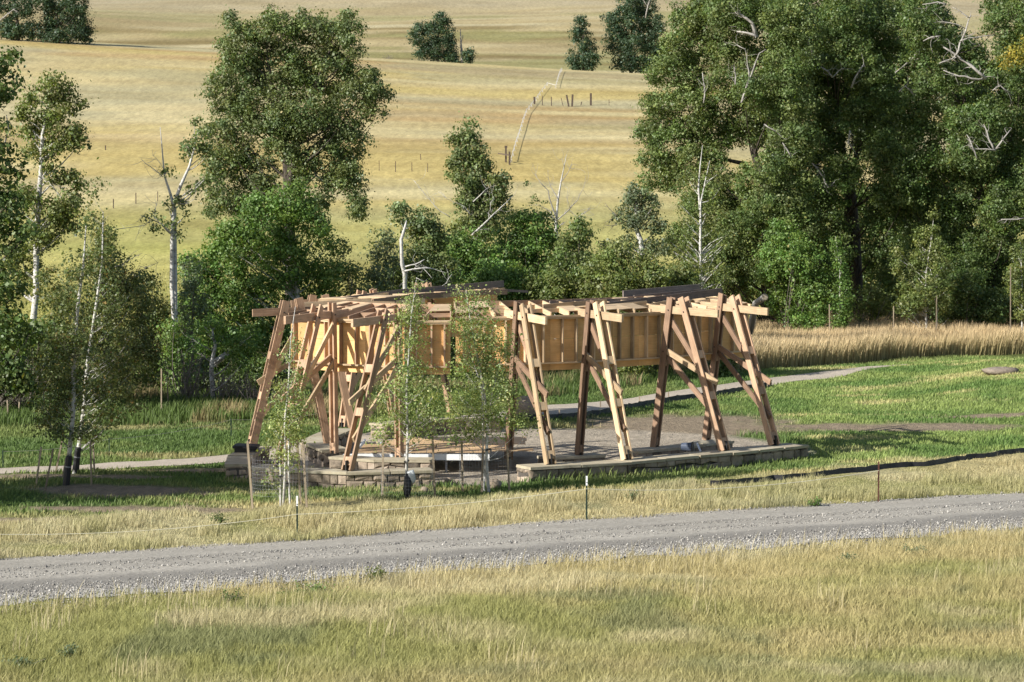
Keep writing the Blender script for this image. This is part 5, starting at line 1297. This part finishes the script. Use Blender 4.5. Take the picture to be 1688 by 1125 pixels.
boards(left, [(560, 520, 79.0, 612, 508, 80.2, .16), (600, 517, 79.2, 640, 512, 79.6, .14), (690, 514, 78.6, 842, 513, 79.4, .16), (690, 521, 78.2, 842, 520, 78.8, .10)], 'loose_plank', 'fir')
boards(left, [(500, 505, 81.4, 612, 498, 82.4, .26), (555, 500, 82.2, 650, 503, 82.8, .22), (596, 508, 81.0, 664, 512, 80.4, .14), (560, 507, 81.6, 622, 512, 80.8, .10)], 'loose_plank', 'pine')

# back left shell --------------------------------------------------
back = thing('timber_shell', 'rear timber shell of the unfinished pavilion with dark rising fascia', 'pavilion shell', (-4.5, 93.0, 0.0), 'pavilion shells')
frame(back, (-5.9, 88.9), (-8.3, 88.0), .35, .3, .40, .58, 260, h=5.28, tone=tl)
frame(back, (-4.6, 93.2), (-6.35, 90.6), .35, .2, .40, .62, 261, h=5.32, tone=tl)
frame(back, (-2.4, 94.8), (-4.5, 98.6), .35, .3, .46, .62, 262, h=5.42, tone=tl)
BP = [(-6.9, 87.6), (-5.5, 93.2), (-3.3, 97.4), (-.6, 99.2)]
for i in range(3):
    panel(back, BP[i], BP[i + 1], 5.0 + .06 * i, 3.2, (5, 4, 3)[i], 270 + i, (-1, 1, 0))
BI = [(-5.0, 87.0), (-3.7, 92.0), (-2.0, 95.2), (-.2, 97.0)]
roof(back, BP, BI, 5.06, 5.06, 280, 0.75)
boards(back, [(540, 499, 88.0, 668, 482, 93.0, .26), (668, 482, 93.0, 830, 468, 98.4, .26), (640, 492, 92.0, 752, 478, 95.5, .18), (800, 477, 98.0, 870, 481, 99.0, .10)])
boards(back, [(600, 490, 90.5, 640, 486, 91.5, .16), (690, 492, 92.6, 832, 478, 97.4, .16), (612, 503, 88.5, 700, 497, 91.0, .20)], 'loose_plank', 'pine')

# ------------------------------------------------------------------ plywood deck in the middle
deck = thing('deck', 'new plywood deck on white joists in the middle of the pavilion', 'deck', (-2.2, 77.5, 0.0))
rs = np.random.RandomState(300)
dz = 0.62
sheets_xy = [(-5.1, 77.0, 2.35, 1.2), (-2.72, 76.95, 2.0, 1.22), (-4.9, 78.25, 2.4, 1.22), (-2.45, 78.22, 2.4, 1.22), (-4.3, 79.55, 2.4, 1.22), (-1.85, 79.5, 2.3, 1.2), (-.65, 77.4, 1.35, .9), (-4.0, 80.85, 2.4, 1.2), (-1.5, 80.8, 2.0, 1.2)]
for k, (x, y, a, b) in enumerate(sheets_xy):
    r = rs.uniform(-.03, .03); z = dz + rs.uniform(0, .015) + .004 * (k % 3)
    c = [Vector((x + u * a - v * b * r, y + v * b + u * a * r, z)) for u, v in ((0, 0), (1, 0), (1, 1), (0, 1))]
    mb = MB(); mb.quadbox(c + [p + Vector((0, 0, .022)) for p in c]); mb.build('plywood_sheet', M['deckply'], deck)
mb = MB(); mb.beam((-5.4, 76.88, .50), (-.72, 76.78, .50), None, .19, (0, 1, 0), .05)
mb.build('rim_joist', M['white'], deck)
for x in np.arange(-5.1, -.7, .62):
    mb = MB(); mb.beam((x, 76.93, .50), (x + .1, 81.9, .50), None, .05, (0, 0, 1), .18); mb.build('joist', M['white'], deck)
for x, y in ((-5.2, 76.95), (-3.6, 76.95), (-2.1, 76.9), (-.8, 76.85), (-2.1, 79.5), (-.9, 79.4), (-4.6, 79.5), (-3.6, 81.8), (-.9, 81.7)):
    mb = MB(); mb.tube([(x, y, -.05), (x, y, .40)], [.035, .035], 8); mb.build('leg', M['steel'], deck)

# ------------------------------------------------------------------ rope fence by the road
rf = thing('rope_fence', 'steel post and twine fence along the far side of the road', 'fence', (2.0, 65.3, 0.0))
posts = []
for px, pt, pb, m in ((-330, 830, 905, 'greenpost'), (490, 818, 879, 'greenpost'), (967, 785, 858, 'greenpost'), (1448, 761, 828, 'rustpost')):
    g = G(px, pb); t = W(px, pt, g.y); h = t.z - g.z
    posts.append((g, h))
    mb = MB()
    mb.beam(g - Vector((0, 0, .3)), g + Vector((0, 0, h)), None, .045, (0, 1, 0), .012)
    mb.beam(g + Vector((0, .026, -.3)), g + Vector((0, .026, h)), None, .012, (0, 1, 0), .04)
    for q in np.arange(.3, h - .15, .09): mb.beam(g + Vector((-.012, -.011, q)), g + Vector((.012, -.011, q)), None, .02, (0, 1, 0), .010)
    po = mb.build('post', M[m], rf)
    if m == 'greenpost':
        mb = MB(); mb.beam(g + Vector((0, 0, h + .001)), g + Vector((0, 0, h - .26)), None, .049, (0, 1, 0), .016); mb.build('white_tip', M['whitetip'], po)
def rope(a, b, sag):
    n = 22; mb = MB()
    pts = [a.lerp(b, i / n) - Vector((0, 0, sag * 4 * (i / n) * (1 - i / n))) for i in range(n + 1)]
    mb.tube(pts, [.008] * (n + 1), 5); mb.build('twine', M['rope'], rf)
hp = lambda i, py: Vector((posts[i][0].x, posts[i][0].y - .03, W(posts[i][0].x, py, posts[i][0].y).z))
r1, r2, r3 = hp(1, 848), hp(2, 806), hp(3, 776)
r0 = hp(0, 860)
rope(r0, r1, .42); rope(r1, r2, .10); rope(r2, r3, .22)

# low rope line at the far side of the left lawn
bf = thing('rope_fence', 'thin post and cord line at the far edge of the left lawn', 'fence', (-10, 95, 0.0))
pp = []
for px, pt, pb in ((5, 742, 770), (180, 722, 749), (381, 690, 720), (545, 676, 700)):
    g = G(px, pb); t = W(px, pt, g.y)
    mb = MB(); mb.beam(g - Vector((0, 0, .2)), Vector((g.x, g.y, t.z)), None, .035, (0, 1, 0), .03); mb.build('post', M['greenpost'], bf); pp.append(Vector((g.x, g.y, t.z - .05)))
for a, b in zip(pp[:-1], pp[1:]):
    mb = MB(); mb.tube([a.lerp(b, i / 10) - Vector((0, 0, .9 * .25 * 4 * (i / 10) * (1 - i / 10) * .5)) for i in range(11)], [.007] * 11, 4); mb.build('cord', M['rope'], bf)

# ------------------------------------------------------------------ silt fences
def silt(label, pts, h, seed):
    rs = np.random.RandomState(seed)
    P = [G(a, b) for a, b in pts]
    mb = MB(); q = []
    for a, b in zip(P[:-1], P[1:]):
        m = max(2, int((b - a).length / .35))
        q += [a.lerp(b, k / m) for k in range(m)]
    q.append(P[-1])
    hh = [h * rs.uniform(.85, 1.1) for _ in q]
    q = [Vector((p.x + rs.normal(0, .04), p.y + rs.normal(0, .07), tz(p.x, p.y))) for p in q]
    for i in range(len(q) - 1):
        a, b = q[i], q[i + 1]
        ta, tb = a + Vector((0, .05, hh[i])), b + Vector((0, .05, hh[i + 1]))
        dn = Vector((0, .12, 0))
        mb.quadbox([a - Vector((0, 0, .06)), b - Vector((0, 0, .06)), b + dn - Vector((0, 0, .06)), a + dn - Vector((0, 0, .06)), ta, tb, tb + dn * .3, ta + dn * .3])
    return tag(mb.build('silt_fence', M['rubber']), label, 'silt fence', 'black silt fences')
silt('black silt fence running off the right edge above the dry verge', [(1170, 802), (1260, 795), (1350, 786), (1450, 775), (1520, 769), (1600, 758), (1688, 746), (1760, 738)], .16, 310)
silt('black silt fence along the near edge of the path behind the pavilion', [(850, 694), (905, 693), (960, 690), (1010, 681), (1060, 671), (1110, 662), (1180, 654), (1270, 638)], .24, 311)

# ------------------------------------------------------------------ small things
def rock(name, label, px, py, r, seed, mat='stone', sink=.3, group=None):
    g = G(px, py); mb = MB(); mb.blob(g + Vector((0, 0, r[2] * (1 - sink))), r, seed, .14, 12, 8)
    return tag(mb.build(name, M[mat], None, True), label, 'rock', group)
rock('boulder', 'rounded grey boulder at the foot of the widest young aspen', 816, 806, (.20, .18, .17), 320)
rock('boulder', 'large grey boulder behind the first right post beside the path', 868, 692, (.62, .5, .55), 321)
rock('flat_rock', 'flat pale rock lying on the right lawn', 1650, 617, (.9, .45, .22), 322, 'flatrock', .45)
rock('boulder', 'small brown stone by the deck opening', 740, 797, (.14, .12, .10), 323)
rock('boulder', 'small dark stone beside the left end stone wall', 700, 812, (.12, .12, .1), 324)
# cut log by the grove
a = W(1246, 500, 136); b = W(1261, 490, 134.5)
lg = thing('cut_log', 'pale cut log end leaning out of the shrubs right of the pavilion', 'log', a)
mb = MB(); mb.tube([Vector((a.x - .5, a.y + 1.2, tz(a.x, a.y) - .1)), a, b], [.2, .2, .19], 12); mb.build('log_body', bgm, lg, True)
mb = MB(); ax = (b - a).normalized(); mb.tube([b + ax * .004, b + ax * .012], [.18, .18], 12); mb.build('sawn_face', M['stake'], lg)
# bucket and tool by the right seat
g = Vector(((1131 - 844) / F * 81.0, 81.0, 0.46)); 
bk = thing('bucket', 'blue grey plastic bucket lying by the right inner stone seat', 'bucket', (g.x, 80.6, 0.0))
mb = MB(); mb.tube([(g.x - .16, 80.55, .46), (g.x + .18, 80.45, .46)], [.13, .16], 14); mb.build('body', M['bluep'], bk)
mb = MB(); mb.tube([(g.x + .181, 80.45, .46), (g.x + .215, 80.44, .46)], [.172, .172], 14); mb.build('rim', M['rubber'], bk)
hv = W(1149, 731, 80.9); hw = W(1156, 747, 80.4)
lv = thing('spirit_level', 'pale spirit level leaning on the right inner stone seat', 'tool', hw)
mb = MB(); mb.beam(hw, hv, None, .06, (0, 1, 0), .03); mb.build('body', M['whitetip'], lv)
mb = MB(); m_ = hw.lerp(hv, .5); mb.beam(hw.lerp(hv, .42) + Vector((0, -.017, 0)), hw.lerp(hv, .58) + Vector((0, -.017, 0)), None, .04, (0, 1, 0), .006); mb.build('vial_window', M['bluep'], lv)
# survey stakes along the path
SV = 'little survey stakes along the path'
for px, py, lab in ((922, 687, 'tiny survey stake beside the boulder end of the path'), (990, 672, 'tiny survey stake left of the third right post'), (1054, 664, 'tiny survey stake midway along the path'), (1102, 657, 'tiny survey stake under the third outrigger'), (1196, 650, 'tiny survey stake between the two rightmost legs'), (1265, 640, 'tiny survey stake right of the last pavilion leg')):
    g = G(px, py); mb = MB(); mb.beam(g - Vector((0, 0, .1)), g + Vector((0, 0, .28)), None, .05, (0, 1, 0), .03)
    tag(mb.build('survey_stake', M['stake']), lab, 'stake', SV)

# ------------------------------------------------------------------ fences on the meadow
mf = thing('rail_fence', 'silvery rail fence climbing the meadow towards the distant trees', 'fence', G(840, 272))
line = [(843, 268), (852, 235), (862, 203), (868, 187), (880, 172), (890, 158), (902, 142), (916, 146), (921, 128), (926, 118)]
LPx = [G(*p) for p in line]
fp = []
for a, b in zip(LPx[:-1], LPx[1:]):
    m = max(1, int((b - a).length / 6.0))
    fp += [a.lerp(b, k / m) for k in range(m)]
fp.append(LPx[-1])
fp = [Vector((p.x, p.y, tz(p.x, p.y))) for p in fp]
for i, p in enumerate(fp):
    mb = MB()
    for s in (-1, 1):
        mb.beam(p + Vector((.12 * s, 0, -.1)), p + Vector((-.04 * s, 0, .68)), None, .05, (0, 1, 0), .05)
    mb.build('jack_leg', M['greypole'], mf)
for k, (off, z) in enumerate(((.0, .55),)):
    mb = MB()
    for a, b in zip(fp[:-1], fp[1:]):
        mb.beam(a + Vector((off, 0, z)), b + Vector((off, 0, z)), None, .04, (0, 0, 1), .05)
    mb.build('rail', M['greypole'], mf)
gt = thing('gate_post', 'dark brown double gate post with crossbar at the low end of the rail fence', 'gate post', G(838, 272))
g0 = G(834, 268); g1 = G(840, 272)
for p, h in ((g0, 1.7), (g1, 1.55)):
    mb = MB(); mb.beam(p - Vector((0, 0, .2)), p + Vector((0, 0, h)), None, .22, (0, 1, 0), .2); mb.build('post', M['darkpost'], gt)
mb = MB(); mb.beam(g0 + Vector((-.9, -.16, 1.05)), g1 + Vector((.1, -.16, 1.1)), None, .14, (0, 1, 0), .12); mb.build('crossbar', M['darkpost'], gt)
mb = MB(); mb.beam(g0 + Vector((0, -.02, 1.70)), g0 + Vector((0, -.02, 1.95)), None, .34, (0, 1, 0), .1); mb.build('cap', M['darkpost'], gt)
MP = 'old fence posts on the meadow'
for px, pt, pb, wd, tilt, lab in ((881, 160, 172, .32, 0, 'thick dark post touching the rail fence'), (894, 158, 174, .12, 0, 'thin dark post just right of the rail fence'), (909, 160, 175, .14, 0, 'thin upright post, first right of the rail fence posts row'), (929, 162, 176, .10, -4, 'thin slanting post left of the leaning thick post'), (938, 157, 176, .26, -4, 'thick dark post leaning left beside an upright one'), (943, 156, 176, .30, 1, 'tallest thick dark post of the meadow row'),
                                  (957, 168, 174, .14, 2, 'short slanting stub between two thick posts'), (974, 154, 174, .32, 0, 'thick dark post standing alone right of the row'), (1004, 164, 174, .08, 0, 'faint thin post left of the meadow row end'), (1054, 160, 174, .10, 1, 'faint thin post beside the big grove'),
                                  (652, 266, 284, .08, 0, 'thin meadow post left of centre, first of three'), (679, 268, 283, .07, 0, 'thin meadow post left of centre, second of three'), (705, 269, 284, .07, 0, 'thin meadow post left of centre, third of three'), (694, 254, 264, .08, -1, 'thin leaning meadow post above the three'), (625, 265, 282, .06, 0, 'thin meadow post near the tall cottonwood crown'),
                                  (187, 328, 344, .09, 0, 'thin dark post in the green low meadow on the left'), (224, 318, 336, .09, 0, 'thin dark post left of the bare aspen fork'), (260, 316, 332, .07, 0, 'thin dark post close to the bare aspen fork'), (174, 240, 248, .12, 0, 'single short post high on the left meadow'), (875, 470, 471, .07, 0, '')):
    if not lab: continue
    g = G(px, pb); t = W(px + tilt, pt, g.y)
    mb = MB(); mb.beam(g - Vector((0, 0, .2)), t, None, wd, (0, 1, 0), wd); tag(mb.build('fence_post', M['darkpost']), lab, 'fence post', MP)
